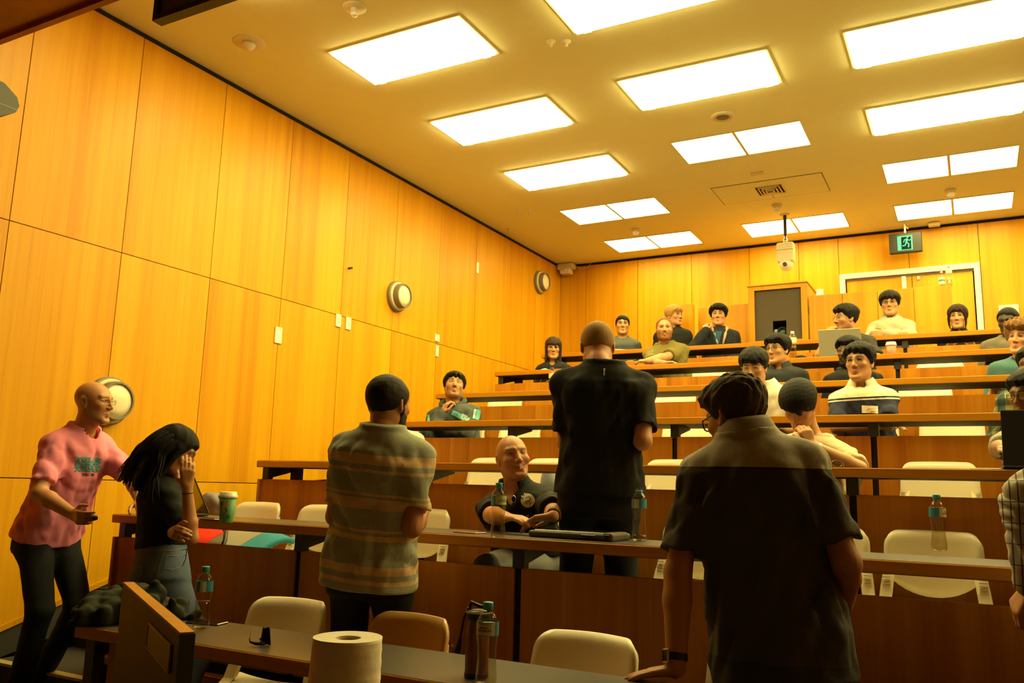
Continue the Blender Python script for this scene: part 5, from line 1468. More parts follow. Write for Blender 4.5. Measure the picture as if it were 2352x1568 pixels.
# man in a black T-shirt behind the second desk, seen from behind
y0 = 3.86
H = aty(1372, 800, y0+.03); P_ = V((aty(1376, 1190, y0).x, y0, RF(2)+.94))
bk, bi2 = person('broad man with shaved fair hair in a black T-shirt standing behind the second desk', H, P_, RF(2), yaw=203, hyaw=205, pitch=26, skin=LT, res=.0045, bulk=1.12, headsc=1.02, N=aty(1388, 838, y0-.02), sw=.185,
    hair=dict(kind='buzz', t=.0035, amp=.0006), hcol='buzz', face=dict(stubble=.3),
    arms=dict(l=dict(to=P_+V((-.14, .22, .24)), hint=(-.1, -.8, -.6), hand=False), r=dict(to=P_+V((.14, .20, .26)), hint=(.3, -.8, -.6), hand=False)),
    shirt=dict(mat=BLACK, res=.0085, hem=-.03, ease=.016, slen=.76, fold=.010, drape=.8, ff=(12, 46)), trousers=dict(mat=JEAN_D, r=(.098, .076, .062)), pose='stand', seed=7)
bm = grid_bm(lambda a, b: V(((a-.5)*.010*(.5+abs(b-.5)), (b-.5)*.034, 0)), 2, 6)
decal(bk, 'shirt', bm, bi2['P']+bi2['w']*(bi2['L']*.93), -bi2['u'], bi2['w'], bi2['v'], mat('reflective_tag', (.55, .50, .35), rough=.3), 'reflective_tag')
# bald man in pink
y0 = 3.05
H = aty(216, 926, y0); P_ = aty(112, 1222, y0)
pinkm = C('pink_cotton', (.92, .29, .44), noise=.12)
k_r = aty(92, 1400, y0-.10); k_l = aty(180, 1392, y0+.10)
pk_, pi_ = person('bald man with glasses in a pink printed T-shirt walking with a clicker in his hand', H, P_, 0.0, yaw=98, hyaw=112, pitch=2, skin=LT, res=.0036, bulk=.98, headsc=1.0, N=aty(193, 984, y0),
    glasses=dict(w=.024, h=.014, r=.0013, col=(.45, .38, .28), metal=.8), face=dict(stubble=.22, browk=.35), brow=(.20, .11, .06),
    arms=dict(r=dict(to=aty(170, 1182, y0-.22), hint=(-1, -.5, -.1), dir=(.85, -.3, -.12), palm=(.1, .95, .15), curl=[.55, .6, .65, .7], thumb=.5, thumbside=(0, .1, 1)), l=dict(to=aty(322, 1150, y0+.12), hint=(.2, .8, -.5))),
    shirt=dict(mat=pinkm, res=.0085, hem=-.06, ease=.016, slen=.80, fold=.011, drape=.6, ff=(12, 44)), trousers=dict(mat=JEAN_D, r=(.094, .068, .056), fold=.010), pose='stand',
    knees={-1: k_r, 1: k_l}, feet={-1: V((*aty(38, 1560, y0-.05).xy, .09)), 1: V((*aty(80, 1560, y0+.25).xy, .09))}, seed=11)
prm = mat('blue_print', (.10, .33, .42), rough=.7); prd = mat('dark_print_text', (.10, .03, .04), rough=.7)
c_ = aty(203, 1068, y0)
fr_ = pi_['f']
dirv = -(V((0, 0, CAMP[2]))-c_).normalized(); dirv.z = 0
rt_ = V((CR[0]).tolist()); rt_.z = 0
random.seed(4)
for row_, zz in ((0, .024), (1, -.016)):
    for k in range(7):
        zig = [(-.010+random.uniform(-.004, .004), .016), (.008, .012+random.uniform(-.004, .004)), (-.009, random.uniform(-.004, .004)), (.010, -.006), (-.006, -.017)]
        if k % 2: zig = [(.009*math.cos(q_)*1.1, .016*math.sin(q_)) for q_ in np.linspace(.6, 5.6, 8)]
        bm = bmesh.new()
        for (a_, b_) in zip(zig[:-1], zig[1:]):
            pa, pb = V((*a_, 0)), V((*b_, 0)); n_ = V((-(pb-pa).y, (pb-pa).x, 0)).normalized()*.0042; e_ = (pb-pa).normalized()*.003
            bm.faces.new([bm.verts.new(q_) for q_ in (pa-e_-n_, pb+e_-n_, pb+e_+n_, pa-e_+n_)])
        for v_ in bm.verts: v_.co = V((v_.co.x+(k-3)*.0175, v_.co.y+zz, 0))
        decal(pk_, 'shirt', bm, c_, rt_, (0, 0, 1), dirv, prm, 'print', off=.0035+.0004*k)
bm = text_mesh('DEC 20', .018, bold=.001)
for v_ in bm.verts: v_.co = V((v_.co.x+.005, v_.co.y-.052, 0))
decal(pk_, 'shirt', bm, c_, rt_, (0, 0, 1), dirv, prd, 'print')
tp = pi_['tips'].get(-1)
cl = thing('clicker', 'small black presentation clicker held by the bald man in pink', 'clicker', tuple(sum((tp[k] for k in range(4)), V((0, 0, 0)))/4))
obj('body', box((-.048, -.012, -.010), (.026, .012, .010), .006, Matrix.Rotation(math.radians(-18), 4, 'Z') @ Matrix.Rotation(math.radians(6), 4, 'Y'), 2), M['black'], cl)
obj('button', box((-.012, -.006, .009), (.006, .006, .012), .002, Matrix.Rotation(math.radians(-18), 4, 'Z') @ Matrix.Rotation(math.radians(6), 4, 'Y')), M['grey'], cl)
# woman in black with long hair
y0 = 2.95
H = aty(402, 1036, y0); P_ = aty(372, 1290, y0)
wm, wi = person('woman with long dark wavy hair in a black T-shirt resting her face in her hand', H, P_, 0.0, yaw=146, hyaw=138, pitch=30, sex='f', skin=MD, res=.0045, headsc=.97, N=aty(372, 1098, y0),
    hair=dict(kind='long', t=.009, len=.34, amp=.003, f0=40, f1=110), hcol='black',
    arms=dict(r=dict(to=aty(430, 1118, y0-.10), hint=(.6, .1, -.9), dir=(-.1, .0, 1), palm=(-.6, .55, .1), curl=[.25, .3, .35, .4], thumb=.9, thumbside=(-.5, -.6, .1)),
              l=dict(to=aty(396, 1222, y0-.12), hint=(0, .9, -.4), dir=(.75, -.45, .05), palm=(.5, .6, -.3), curl=.75, thumbside=(0, 0, 1))),
    shirt=dict(mat=BLACK, res=.0085, hem=.17, ease=.016, slen=.78, fold=.0055, drape=.15, flare=0), trousers=dict(mat=JEAN_B, waist=.25, ease=.012, r=(.100, .082, .075), fold=.006), pose='stand', seed=13, tr_res=.010)
S, El, T, a = wi['J'][-1]
d_ = (T-El).normalized(); c = T-d_*.028; n1 = d_.cross(V((0, 0, 1))).normalized() if abs(d_.z) < .95 else d_.cross(V((1, 0, 0))).normalized(); n2 = d_.cross(n1)
obj('hair_tie', tube([tuple(c+(n1*math.cos(q)+n2*math.sin(q))*.026-wi['origin']) for q in np.linspace(0, 6.283, 21)[:-1]], .0028, 6, True), M['black'], wm, True)
random.seed(21)
bm = bmesh.new(); hH_ = wi['H']; Rw = wi['R']; org = wi['origin']
def hw(x, y, z): return hH_+V((Rw @ np.array([x, y, z], np.float32)).tolist())*.97
for k in range(260):
    a = random.uniform(-2.0, 2.0); el = random.uniform(.1, 1.35)
    s0 = hw(.078*math.sin(a)*math.cos(el), .02+.097*math.cos(a)*math.cos(el), .036+.087*math.sin(el))
    s1 = hw(.095*math.sin(a), .045+.105*max(-.2, math.cos(a)), -.04)
    fx = (el-.1)/1.25; jx = random.gauss(0, .10)
    e = aty(372-92*min(1, max(0, fx+jx))-6, 1165-66*min(1, max(0, fx+jx))+random.uniform(-22, 8), 2.93+a*.075+random.gauss(0, .02)); m_ = (s1+e)/2+camd_w*0+V((-.02, -.0, .02+.03*fx))
    ph = a*2.2+random.gauss(0, .5); am_ = random.uniform(.004, .011); pts = []
    for q in range(15):
        t = q/14
        if t < .35: p_ = s0.lerp(s1, t/.35)+(s0.lerp(s1, .5)-hw(0, .02, .02)).normalized()*.008*math.sin(t/.35*3.1)
        else:
            uu_ = (t-.35)/.65; p_ = s1*(1-uu_)**2+m_*2*uu_*(1-uu_)+e*uu_**2
        wv_ = am_*t*math.sin(ph+t*11); p_ = p_+rt_*wv_+camd_w*wv_*.5*math.cos(ph)
        pts.append(tuple(p_-org))
    rr_ = random.uniform(.006, .011)
    add_tube(bm, pts, [rr_*(1-.85*(q/14)**1.6) for q in range(15)], 6)
bmesh.ops.recalc_face_normals(bm, faces=bm.faces)
lk_ = obj('hair_lock', bm, HAIR['black'], wm, True); lk_['kind'] = 'stuff'
thr = mat('denim_seam', (.16, .15, .12), rough=.8)
dj = camd_w.copy(); dj.z = 0; dj.normalize()
def seam(pts, r=.0022):
    bm = bmesh.new()
    for (pa, pb) in zip(pts[:-1], pts[1:]):
        n_ = max(1, int(math.hypot(pb[0]-pa[0], pb[1]-pa[1])/.012))
        for q in range(n_):
            a_ = V((pa[0]+(pb[0]-pa[0])*q/n_, pa[1]+(pb[1]-pa[1])*q/n_, 0)); b_ = V((pa[0]+(pb[0]-pa[0])*(q+1)/n_, pa[1]+(pb[1]-pa[1])*(q+1)/n_, 0))
            d_ = (b_-a_).normalized(); nn = V((-d_.y, d_.x, 0))*r
            bm.faces.new([bm.verts.new(x_) for x_ in (a_-nn, b_-nn, b_+nn, a_+nn)])
    return bm
cj = aty(385, 1320, 2.95); sc_j = 1/425.0
def J_(*pts): return [((x-385)*sc_j, -(y-1320)*sc_j) for x, y in pts]
for pts in (J_((396, 1262), (394, 1310), (392, 1345)), J_((404, 1300), (415, 1303), (428, 1298), (434, 1285), (436, 1262)), J_((402, 1276), (430, 1277)), J_((402, 1276), (404, 1300)), J_((310, 1300), (360, 1298), (355, 1352)), J_((318, 1268), (430, 1266))):
    decal(wm, 'trousers', seam(pts), cj, rt_, (0, 0, 1), dj, thr, 'seam', off=.004)
# person cut by the right edge, white checked shirt
y0 = 2.95
plm = bpy.data.materials.new('white_check'); plm.use_nodes = True
nt = plm.node_tree; b_ = nt.nodes['Principled BSDF']; tc = nt.nodes.new('ShaderNodeTexCoord'); sp_ = nt.nodes.new('ShaderNodeSeparateXYZ'); nt.links.new(tc.outputs['Object'], sp_.inputs[0])
def band(src, freq, th):
    m1 = nt.nodes.new('ShaderNodeMath'); m1.operation = 'MULTIPLY'; m1.inputs[1].default_value = freq; nt.links.new(src, m1.inputs[0])
    m2 = nt.nodes.new('ShaderNodeMath'); m2.operation = 'FRACT'; nt.links.new(m1.outputs[0], m2.inputs[0])
    m3 = nt.nodes.new('ShaderNodeMath'); m3.operation = 'LESS_THAN'; m3.inputs[1].default_value = th; nt.links.new(m2.outputs[0], m3.inputs[0]); return m3.outputs[0]
bx = band(sp_.outputs[0], 52, .20); by = band(sp_.outputs[2], 17, .05)
mxx = nt.nodes.new('ShaderNodeMath'); mxx.operation = 'MAXIMUM'; nt.links.new(bx, mxx.inputs[0]); nt.links.new(by, mxx.inputs[1])
mc = nt.nodes.new('ShaderNodeMixRGB'); mc.inputs[1].default_value = (.55, .52, .42, 1); mc.inputs[2].default_value = (.10, .07, .09, 1); nt.links.new(mxx.outputs[0], mc.inputs[0]); nt.links.new(mc.outputs[0], b_.inputs['Base Color']); b_.inputs['Roughness'].default_value = .9
H = aty(2665, 800, y0); P_ = aty(2640, 1300, y0)
wp_, wpi = person('person in a white checked shirt with rolled sleeve, cut by the right picture edge', H, P_, 0.0, yaw=182, hyaw=180, sex='m', skin=LT, res=.0055, hair=crop, hcol='dkbrown',
    arms=dict(l=dict(to=aty(2372, 1345, y0-.02), hint=(-.6, -.6, 0), dir=(-.5, .15, -.75), palm=(.8, .4, -.2), curl=.8, thumb=.5, thumbside=(-.4, -.8, .3))),
    shirt=dict(mat=plm, res=.009, hem=-.30, ease=.022, sleeve='long', fold=.014, drape=.8, ff=(14, 60)), trousers=dict(mat=CHINO), pose='stand', seed=17)
bm = bmesh.new()
for k, (px, py) in enumerate(((2337, 1190), (2338, 1212), (2340, 1232))):
    c = wpi['J'][1][1]*(1-.12*k)+wpi['J'][1][2]*(.12*k)
    d_ = (wpi['J'][1][2]-wpi['J'][1][1]).normalized(); n1 = d_.cross(V((0, 1, 0))).normalized(); n2 = d_.cross(n1)
    add_tube(bm, [tuple(c+(n1*math.cos(q)+n2*math.sin(q))*(.066-.004*k)+d_*.006*math.sin(2*q+k)-wpi['origin']) for q in np.linspace(0, 6.283, 25)[:-1]], .013, 8, True)
bmesh.ops.recalc_face_normals(bm, faces=bm.faces); obj('rolled_cuff', bm, plm, wp_, True)
hd = thing('hand_held_recorder', 'black handheld device gripped by the person at the right edge', 'device', aty(2372, 1392, y0-.02))
obj('body', box((-.022, -.012, -.035), (.03, .012, .03), .006, None, 2), M['black'], hd)
obj('tip', box((-.03, -.008, .0), (-.02, .008, .012), .003), mat('red_plastic', (.6, .03, .02), rough=.4), hd)
# ---- second row: smiling man
H = aty(1178, 1052, 3.98); P_ = V((-2.09, 4.075, RF(2)+.585))
hx = atz(1252, 1214, RD(2)+.05)
polo = C('black_polo', (.017, .017, .015), noise=.25)
sl_, sli = person('smiling bald man in black polo with round white logo at the second desk', H, P_, RF(2), yaw=12, hyaw=44, pitch=-6, roll=-9, skin=LT, res=.0036, bulk=1.04, headsc=1.02,
    face=dict(smile=1.0, stubble=.15, nose=1.10, eye=.6, browk=.5, scalp=(.42, .21, .10)), brow=(.18, .10, .06),
    arms=dict(r=dict(to=atz(1226, 1217, RD(2)+.055), hint=(-1, -.2, -.3), dir=(1, -.25, -.02), palm=(0, .1, -1), curl=.25, thumbside=(.2, 1, .1)), l=dict(to=atz(1262, 1206, RD(2)+.06)+V((0, .06, 0)), hint=(.5, .3, -1), dir=(-.9, -.2, -.15), palm=(0, -.2, -1), curl=.4, thumbside=(0, 1, .3))),
    shirt=dict(mat=polo, res=.008, hem=-.02, ease=.014, slen=.86, fold=.008, drape=.5, vneck=.03, vee=.10), collar=dict(h=.03, open=30, flare=.020), trousers=dict(mat=JEAN_G), seed=19,
    knees={-1: aty(1118, 1306, 3.66), 1: aty(1178, 1330, 3.70)}, tr_res=.011)
watch(sl_, sli, 1, (.015, .015, .015), (.5, .42, .3), side=(.1, -.5, .8))
c_ = aty(1212, 1149, 3.80)
dv2 = sli['v']*-1; rt2 = -sli['u']*-1
camd = (c_-V(CAMP.tolist())).normalized()
lg = mat('logo_cream', (.70, .66, .46), rough=.7)
decal(sl_, 'shirt', disc_bm(.036), c_, rt_, (0, 0, 1), camd, lg, 'logo')
def stroke(pts, r=.0016):
    bm = bmesh.new()
    for (a, b) in zip(pts[:-1], pts[1:]):
        a = V((*a, 0)); b = V((*b, 0)); d = (b-a).normalized(); n = V((-d.y, d.x, 0))*r
        V4 = [bm.verts.new(q) for q in (a-n, b-n, b+n, a+n)]; bm.faces.new(V4)
    return bm
for nm_, pts in (('logo_line', [(-.012, .012), (.004, .019), (.014, .014), (.013, .002), (.0, -.001), (-.014, -.005), (-.006, -.018), (.0, -.001)]), ('logo_line', [(.0, .0), (.018, -.016)])):
    decal(sl_, 'shirt', stroke(pts), c_, rt_, (0, 0, 1), camd, M['ink'], nm_, off=.0042)
for k, (a, b) in enumerate((((-.036, .013), (-.024, .006)), ((-.034, .023), (-.020, .015)), ((-.026, .030), (-.017, .023)), ((-.020, .038), (-.011, .030)), ((-.011, .042), (-.004, .036)))):
    decal(sl_, 'shirt', stroke([a, b], .0022), c_, rt_, (0, 0, 1), camd, lg if k % 2 else M['ink'], 'logo_dash', off=.0045)
bm = grid_bm(lambda a, b: V(((a-.5)*.033+(b-.5)*.008, (b-.5)*.030+(a-.5)*.010, 0)), 5, 5)
decal(sl_, 'shirt', bm, aty(1206, 1192, 3.78), rt_, (0, 0, 1), camd, mat('badge_card', (.42, .36, .24), rough=.6), 'name_badge', off=.012)
sg2 = thing('sunglasses', 'dark sunglasses hooked in the polo neck of the smiling man', 'sunglasses', aty(1180, 1147, 3.80))
g0 = aty(1180, 1147, 3.80); nrm = -camd
def rel(dx, dy, dz=0): return tuple(rt_*dx+V((0, 0, 1))*dy-camd*(.055+dz))
bm = bmesh.new(); vq = [bm.verts.new(rel(.010*math.cos(a), .016*math.sin(a)+.002)) for a in np.linspace(0, 6.283, 17)[:-1]]; bm.faces.new(vq); obj('lens', bm, mat('dark_lens', (.03, .015, .01), rough=.06), sg2)
bm = bmesh.new(); add_tube(bm, [rel(.0105*math.cos(a), .0168*math.sin(a)+.002, .001) for a in np.linspace(0, 6.283, 17)[:-1]], .0015, 6, True); add_tube(bm, [rel(-.006, .018), rel(-.008, .030), rel(-.004, .036)], .0015, 6); obj('rim', bm, M['steel'], sg2)
# ---- third row
H = aty(898, 945, 5.12)
person('person in a white patterned shirt mostly hidden behind the man in stripes', H, pel(3, H, .03, .86), RF(3), yaw=15, skin=AS, hair=crop, shirt=dict(mat=C('white_pattern', (.72, .60, .46), noise=.25, ns=60), ease=.024, slen=.85, fold=.012), trousers=dict(mat=CHINO), seed=23, res=.008, sw=.185)
H = aty(1836, 934, 5.02); P_ = V((-.86, 5.155, RF(3)+.585))
bg, bgi = person('young man with a black mop of hair in beige bowing onto his hand', H, P_, RF(3), yaw=-4, hyaw=-12, pitch=46, roll=6, skin=AS, res=.0048, headsc=1.02, bulk=1.1, N=aty(1870, 1000, 5.16), hair=dict(kind='fringe', t=.022, amp=.0016, top=.5, jag=.012), hcol='black', face=dict(eye=.3),
    arms=dict(l=dict(to=aty(1866, 1024, 4.80), hint=(1, .1, -.55), dir=(-.35, .02, .8), palm=(-.3, .8, -.1), curl=.7, thumb=.6, thumbside=(-.8, -.1, .3)), r=dict(to=V((-1.05, 4.80, RD(3)+.06)), hint=(-1, -.2, -.4))),
    shirt=dict(mat=C('beige_cotton', (.68, .52, .33), noise=.1), ease=.022, slen=.86, fold=.011, drape=.6), trousers=dict(mat=CHINO), seed=29)
watch(bg, bgi, 1, (.55, .50, .38), (.6, .55, .45), side=(-.4, -.9, .2), back=.03)
H = aty(2366, 912, 5.06)
gR, gRi = person('dark haired man with glasses behind the black laptop at the right edge', H, pel(3, H, .05, .86), RF(3), yaw=-14, hyaw=-40, pitch=8, skin=SA, res=.0055, hair=dict(kind='crop', t=.020, top=.6, amp=.004), hcol='black', glasses=dict(col=(.01, .01, .01)),
    arms=dict(r=dict(to=atz(2303, 1047, RD(3)+.04), hint=(-1, 0, -.5), palm=(0, 0, -1), curl=.4)),
    shirt=dict(mat=C('grey_shirt', (.35, .33, .27)), slen=.7), trousers=dict(mat=CHINO), seed=31)
# ---- fourth row
H = aty(1043, 890, 6.22); P_ = V((H.x+.02, 6.265, RF(4)+.585))
hood = C('slate_fleece', (.070, .085, .082), noise=.15)
ho, hoi = person('young man in a slate hoodie with teal sleeve prints tilting his head back', H, P_, RF(4), yaw=24, hyaw=36, pitch=-17, roll=4, skin=AS, res=.0048, bulk=1.06, headsc=1.03, hair=dict(kind='crop', t=.020, amp=.004, top=.4), hcol='black', glasses=dict(w=.024, h=.015, r=.0012, col=(.6, .5, .4), metal=.8), face=dict(eye=.35, stubble=.45, jaw=1.05),
    arms=dict(r=dict(to=aty(1016, 950, 6.06), hint=(-.3, -.5, -1), dir=(.25, .2, 1), palm=(.5, .7, 0), curl=.8, thumb=.6, thumbside=(.6, -.4, .2)), l=dict(to=aty(1000, 978, 5.98), hint=(1, -.1, -.5), hand=False)),
    shirt=dict(mat=hood, ease=.030, sleeve='long', fold=.013, res=.011, hem=-.12, vneck=.02), trousers=dict(mat=C('blue_grey_trousers', (.06, .085, .095))), seed=37, shirt_name='hoodie')
# hood lying round the neck
c0 = hoi['N']
bm = bmesh.new(); add_tube(bm, [tuple(c0+hoi['v']*(.082*math.cos(a)+.004)+hoi['u']*(.098*math.sin(a))+V((0, 0, .020-.055*max(0, math.cos(a))+.018*max(0, -math.cos(a))))-hoi['origin']) for a in np.linspace(0, 6.283, 33)[:-1]], [.026+.014*max(0, -math.cos(a)) for a in np.linspace(0, 6.283, 33)[:-1]], 10, True)
obj('hood', bm, hood, ho, True)
teal = mat('teal_print', (.12, .42, .42), rough=.7); pale = mat('pale_print', (.35, .48, .45), rough=.7)
cdir = lambda c: (c-V(CAMP.tolist())).normalized()
for (px, py, ww, hh, an, m_) in ((1058, 956, .16, .042, -24, teal), (1066, 957, .05, .040, -24, pale), (1098, 952, .035, .085, -8, teal), (1090, 950, .02, .08, -8, pale), (984, 961, .020, .07, 8, teal)):
    c_ = aty(px, py, 6.05); ca, sa = math.cos(math.radians(an)), math.sin(math.radians(an))
    bm = grid_bm(lambda a, b: V((((a-.5)*ww)*ca-((b-.5)*hh)*sa, ((a-.5)*ww)*sa+((b-.5)*hh)*ca, 0)), 10, 6)
    decal(ho, 'hoodie', bm, c_, rt_, (0, 0, 1), cdir(c_), m_, 'sleeve_print', off=.004 if m_ is teal else .006)
random.seed(8)
for k in range(9):
    c_ = aty(1036+7*k, 946+2.9*k, 6.05); ca, sa = math.cos(math.radians(60)), math.sin(math.radians(60))
    bm = grid_bm(lambda a, b: V((((a-.5)*.022)*ca-((b-.5)*.003)*sa, ((a-.5)*.022)*sa+((b-.5)*.003)*ca, 0)), 3, 1)
    decal(ho, 'hoodie', bm, c_, rt_, (0, 0, 1), cdir(c_), M['ink'], 'sleeve_mark', off=.0075)
H = aty(1732, 846, 6.14); P_ = pel(4, H, .10, .86)
wh, whi = person('young man in a white polo and glasses with bowed head behind the leaning man', H, P_, RF(4), yaw=-6, hyaw=-2, pitch=16, skin=AS, res=.0055, headsc=1.03, N=aty(1758, 888, 6.28), hair=dict(kind='mop', t=.022, amp=.004, drop=.004), hcol='black', glasses=dict(w=.024, h=.016, r=.0012, col=(.5, .42, .3), metal=.7), face=dict(eye=.4),
    shirt=dict(mat=C('white_polo', (.80, .74, .60), noise=.06), slen=.85, ease=.022), collar=dict(h=.034, open=18), trousers=dict(mat=CHINO), seed=41)
H = aty(1974, 836, 6.22); P_ = pel(4, H, .02, .86)
navy = (.025, .028, .060); wht = (.78, .70, .52)
sp2 = C('striped_polo', wht, ramp=[(-.3, navy), (.02, wht), (.08, navy), (.735, wht), (.755, navy), (.785, wht)], noise=.08)
s8, s8i = person('young man with glasses in a cream and navy striped polo with folded arms', H, P_, RF(4), yaw=2, hyaw=-14, pitch=0, skin=AS, res=.005, headsc=1.04, hair=dict(kind='crop', t=.020, amp=.004, top=.7), hcol='black', glasses=dict(w=.024, h=.014, r=.0013, col=(.10, .06, .03)), face=dict(jaw=1.02),
    arms=dict(r=dict(to=P_+V((.10, -.25, .12)), hint=(-1, -.4, -.5)), l=dict(to=P_+V((-.10, -.23, .16)), hint=(1, -.4, -.5))),
    shirt=dict(mat=sp2, slen=.80, ease=.018, fold=.008), collar=dict(h=.036, open=20, mat=C('cream_collar', wht)), trousers=dict(mat=CHINO), seed=43)
bm = grid_bm(lambda a, b: V(((a-.5)*.10, (b-.5)*.05, 0)), 5, 3); c_ = aty(1998, 940, 6.1)
decal(s8, 'shirt', bm, c_, rt_, (0, 0, 1), cdir(c_), mat('pocket_cream', wht, rough=.9), 'pocket', off=.007)
H = aty(2376, 846, 6.22)
grn = bpy.data.materials.new('green_check'); grn.use_nodes = True
nt = grn.node_tree; b_ = nt.nodes['Principled BSDF']; tc = nt.nodes.new('ShaderNodeTexCoord'); sp_ = nt.nodes.new('ShaderNodeSeparateXYZ'); nt.links.new(tc.outputs['Object'], sp_.inputs[0])
bx = band(sp_.outputs[0], 12, .5); by = band(sp_.outputs[2], 12, .5)
m_a = nt.nodes.new('ShaderNodeMixRGB'); m_a.inputs[1].default_value = (.20, .19, .06, 1); m_a.inputs[2].default_value = (.03, .07, .08, 1); nt.links.new(bx, m_a.inputs[0])
m_b = nt.nodes.new('ShaderNodeMixRGB'); m_b.blend_type = 'MULTIPLY'; m_b.inputs[2].default_value = (.35, .40, .45, 1); nt.links.new(by, m_b.inputs[0]); nt.links.new(m_a.outputs[0], m_b.inputs[1]); nt.links.new(m_b.outputs[0], b_.inputs['Base Color']); b_.inputs['Roughness'].default_value = .9
person('dark haired person in a green checked shirt cut by the right edge, fourth row', H, pel(4, H, -.05, .84), RF(4), yaw=-8, hyaw=-30, skin=SA, res=.0065, hair=dict(kind='crop', t=.022, amp=.004), hcol='black', shirt=dict(mat=grn, sleeve='long', ease=.02), trousers=dict(mat=CHINO), seed=47)
# ---- fifth row
H = aty(1786, 806, 7.35)
po, poi = person('young man with black glasses in a dark polo looking left, fifth row', H, pel(5, H, .05, .86), RF(5), yaw=-2, hyaw=-24, pitch=2, skin=AS, res=.0055, headsc=1.0, hair=dict(kind='crop', t=.022, amp=.004, top=.7, front=.4), hcol='black', glasses=dict(w=.024, h=.015, r=.0018),
    shirt=dict(mat=C('dark_polo', (.030, .033, .036)), slen=.85), collar=dict(h=.034, open=20), trousers=dict(mat=CHINO), seed=53)
H = aty(1950, 812, 7.40)
bl, bli = person('man with curly black hair and glasses in a black hoodie behind the striped polo', H, pel(5, H, .02, .86), RF(5), yaw=0, hyaw=-22, skin=(.10, .050, .024), res=.0055, headsc=1.0, hair=dict(kind='crop', t=.022, amp=.006, f0=90, f1=220, front=.4), hcol='black', glasses=dict(w=.026, h=.019, r=.0014, col=(.5, .4, .3), metal=.8), beard=dict(t=.004, col='black'),
    shirt=dict(mat=BLACK2, sleeve='long', ease=.026), trousers=dict(mat=CHINO), seed=59, shirt_name='hoodie')
c0 = bli['N']
bm = bmesh.new(); add_tube(bm, [tuple(c0+bli['v']*(.08*math.cos(a))+bli['u']*(.092*math.sin(a))+V((0, 0, .015-.04*max(0, math.cos(a))))-bli['origin']) for a in np.linspace(0, 6.283, 25)[:-1]], .028, 8, True); obj('hood', bm, BLACK2, bl, True)
H = aty(2346, 782, 7.32)
person('young man with golden brown curls in a teal shirt at the right edge, fifth row', H, pel(5, H, -.06, .86), RF(5), yaw=-14, hyaw=-26, pitch=-4, roll=6, skin=LT, res=.0055, hair=dict(kind='crop', t=.032, amp=.028, f0=60, f1=170, front=.3, side=.8), hcol='curl', shirt=dict(mat=C('teal_cotton', (.07, .17, .18)), slen=.85), trousers=dict(mat=CHINO), seed=61)
# ---- sixth row
H = aty(1271, 802, 8.42)
gi, gii = person('young woman with round glasses and a dark fringe in a black blouse, sixth row', H, pel(6, H, .0, .84), RF(6), yaw=18, hyaw=26, pitch=4, sex='f', skin=AS, res=.0052, headsc=.97, hair=dict(kind='bob', t=.018, len=.20, amp=.003), hcol='brown', glasses=dict(w=.024, h=.019, r=.0011, col=(.55, .40, .25), metal=.7),
    shirt=dict(mat=BLACK2, slen=.9, ease=.014, vee=.06), collar=dict(h=.028, open=26, flare=.02), trousers=dict(mat=CHINO), seed=67)
H = aty(1526, 757, 8.36); P_ = pel(6, H, .03, .90)
x0_ = H.x; ya = RY(6)+.22
ol, oli = person('fair bearded man in an olive T-shirt leaning on his crossed arms on the sixth desk', H, P_, RF(6), yaw=16, hyaw=20, pitch=2, skin=LT, res=.005, headsc=1.02, bulk=1.16, N=aty(1527, 789, 8.42), hair=dict(kind='bald_sides', t=.006, amp=.001), hcol='ginger', beard=dict(t=.003, col='ginger'), face=dict(stubble=.35, stubcol=(.18, .08, .03), scalp=(.30, .15, .07), browk=.4),
    arms=dict(r=dict(to=V((x0_+.12, ya+.06, RD(6)+.05)), hint=(-1, -.5, -.7), dir=(1, .25, .12), palm=(0, 0, -1), curl=.5), l=dict(to=V((x0_-.10, ya, RD(6)+.055)), hint=(1, -.5, -.7), dir=(-1, .05, .05), palm=(0, .3, -1), curl=.5)),
    shirt=dict(mat=C('olive_cotton', (.19, .155, .040)), slen=.84, ease=.018, fold=.009), trousers=dict(mat=CHINO), seed=71)
H = aty(1942, 734, 8.42); P_ = pel(6, H, .06, .88)
lp, lpi = person('young man in a dark T-shirt behind the grey laptop with his hand on his mouth', H, P_, RF(6), yaw=-6, hyaw=-52, pitch=3, skin=MD, res=.0052, headsc=1.02, hair=dict(kind='crop', t=.018, amp=.005, top=.9, front=.3), hcol='black', glasses=dict(w=.023, h=.013, r=.0012, col=(.35, .28, .2), metal=.6), face=dict(stubble=.5, nose=1.15),
    arms=dict(r=dict(to=aty(1900, 772, 8.22), hint=(-.6, -.5, -1), dir=(.35, .15, .8), palm=(.5, .8, 0), curl=.85, thumb=.6, thumbside=(.5, -.5, .5)), l=dict(to=P_+V((.0, -.30, .30)), hint=(1, .1, -.6))),
    shirt=dict(mat=C('charcoal_cotton', (.040, .038, .034)), slen=.84, ease=.018), trousers=dict(mat=CHINO), seed=73)
H = aty(2316, 740, 8.42)
person('man with close cropped black hair in a grey shirt looking down, sixth row right', H, pel(6, H, -.04, .86), RF(6), yaw=-12, hyaw=-18, pitch=14, skin=DK, res=.0062, hair=dict(kind='buzz', t=.006, amp=.001), hcol='black', brow=(.01, .008, .006), shirt=dict(mat=C('ash_cotton', (.15, .13, .09)), slen=.84, ease=.022), trousers=dict(mat=CHINO), seed=79)
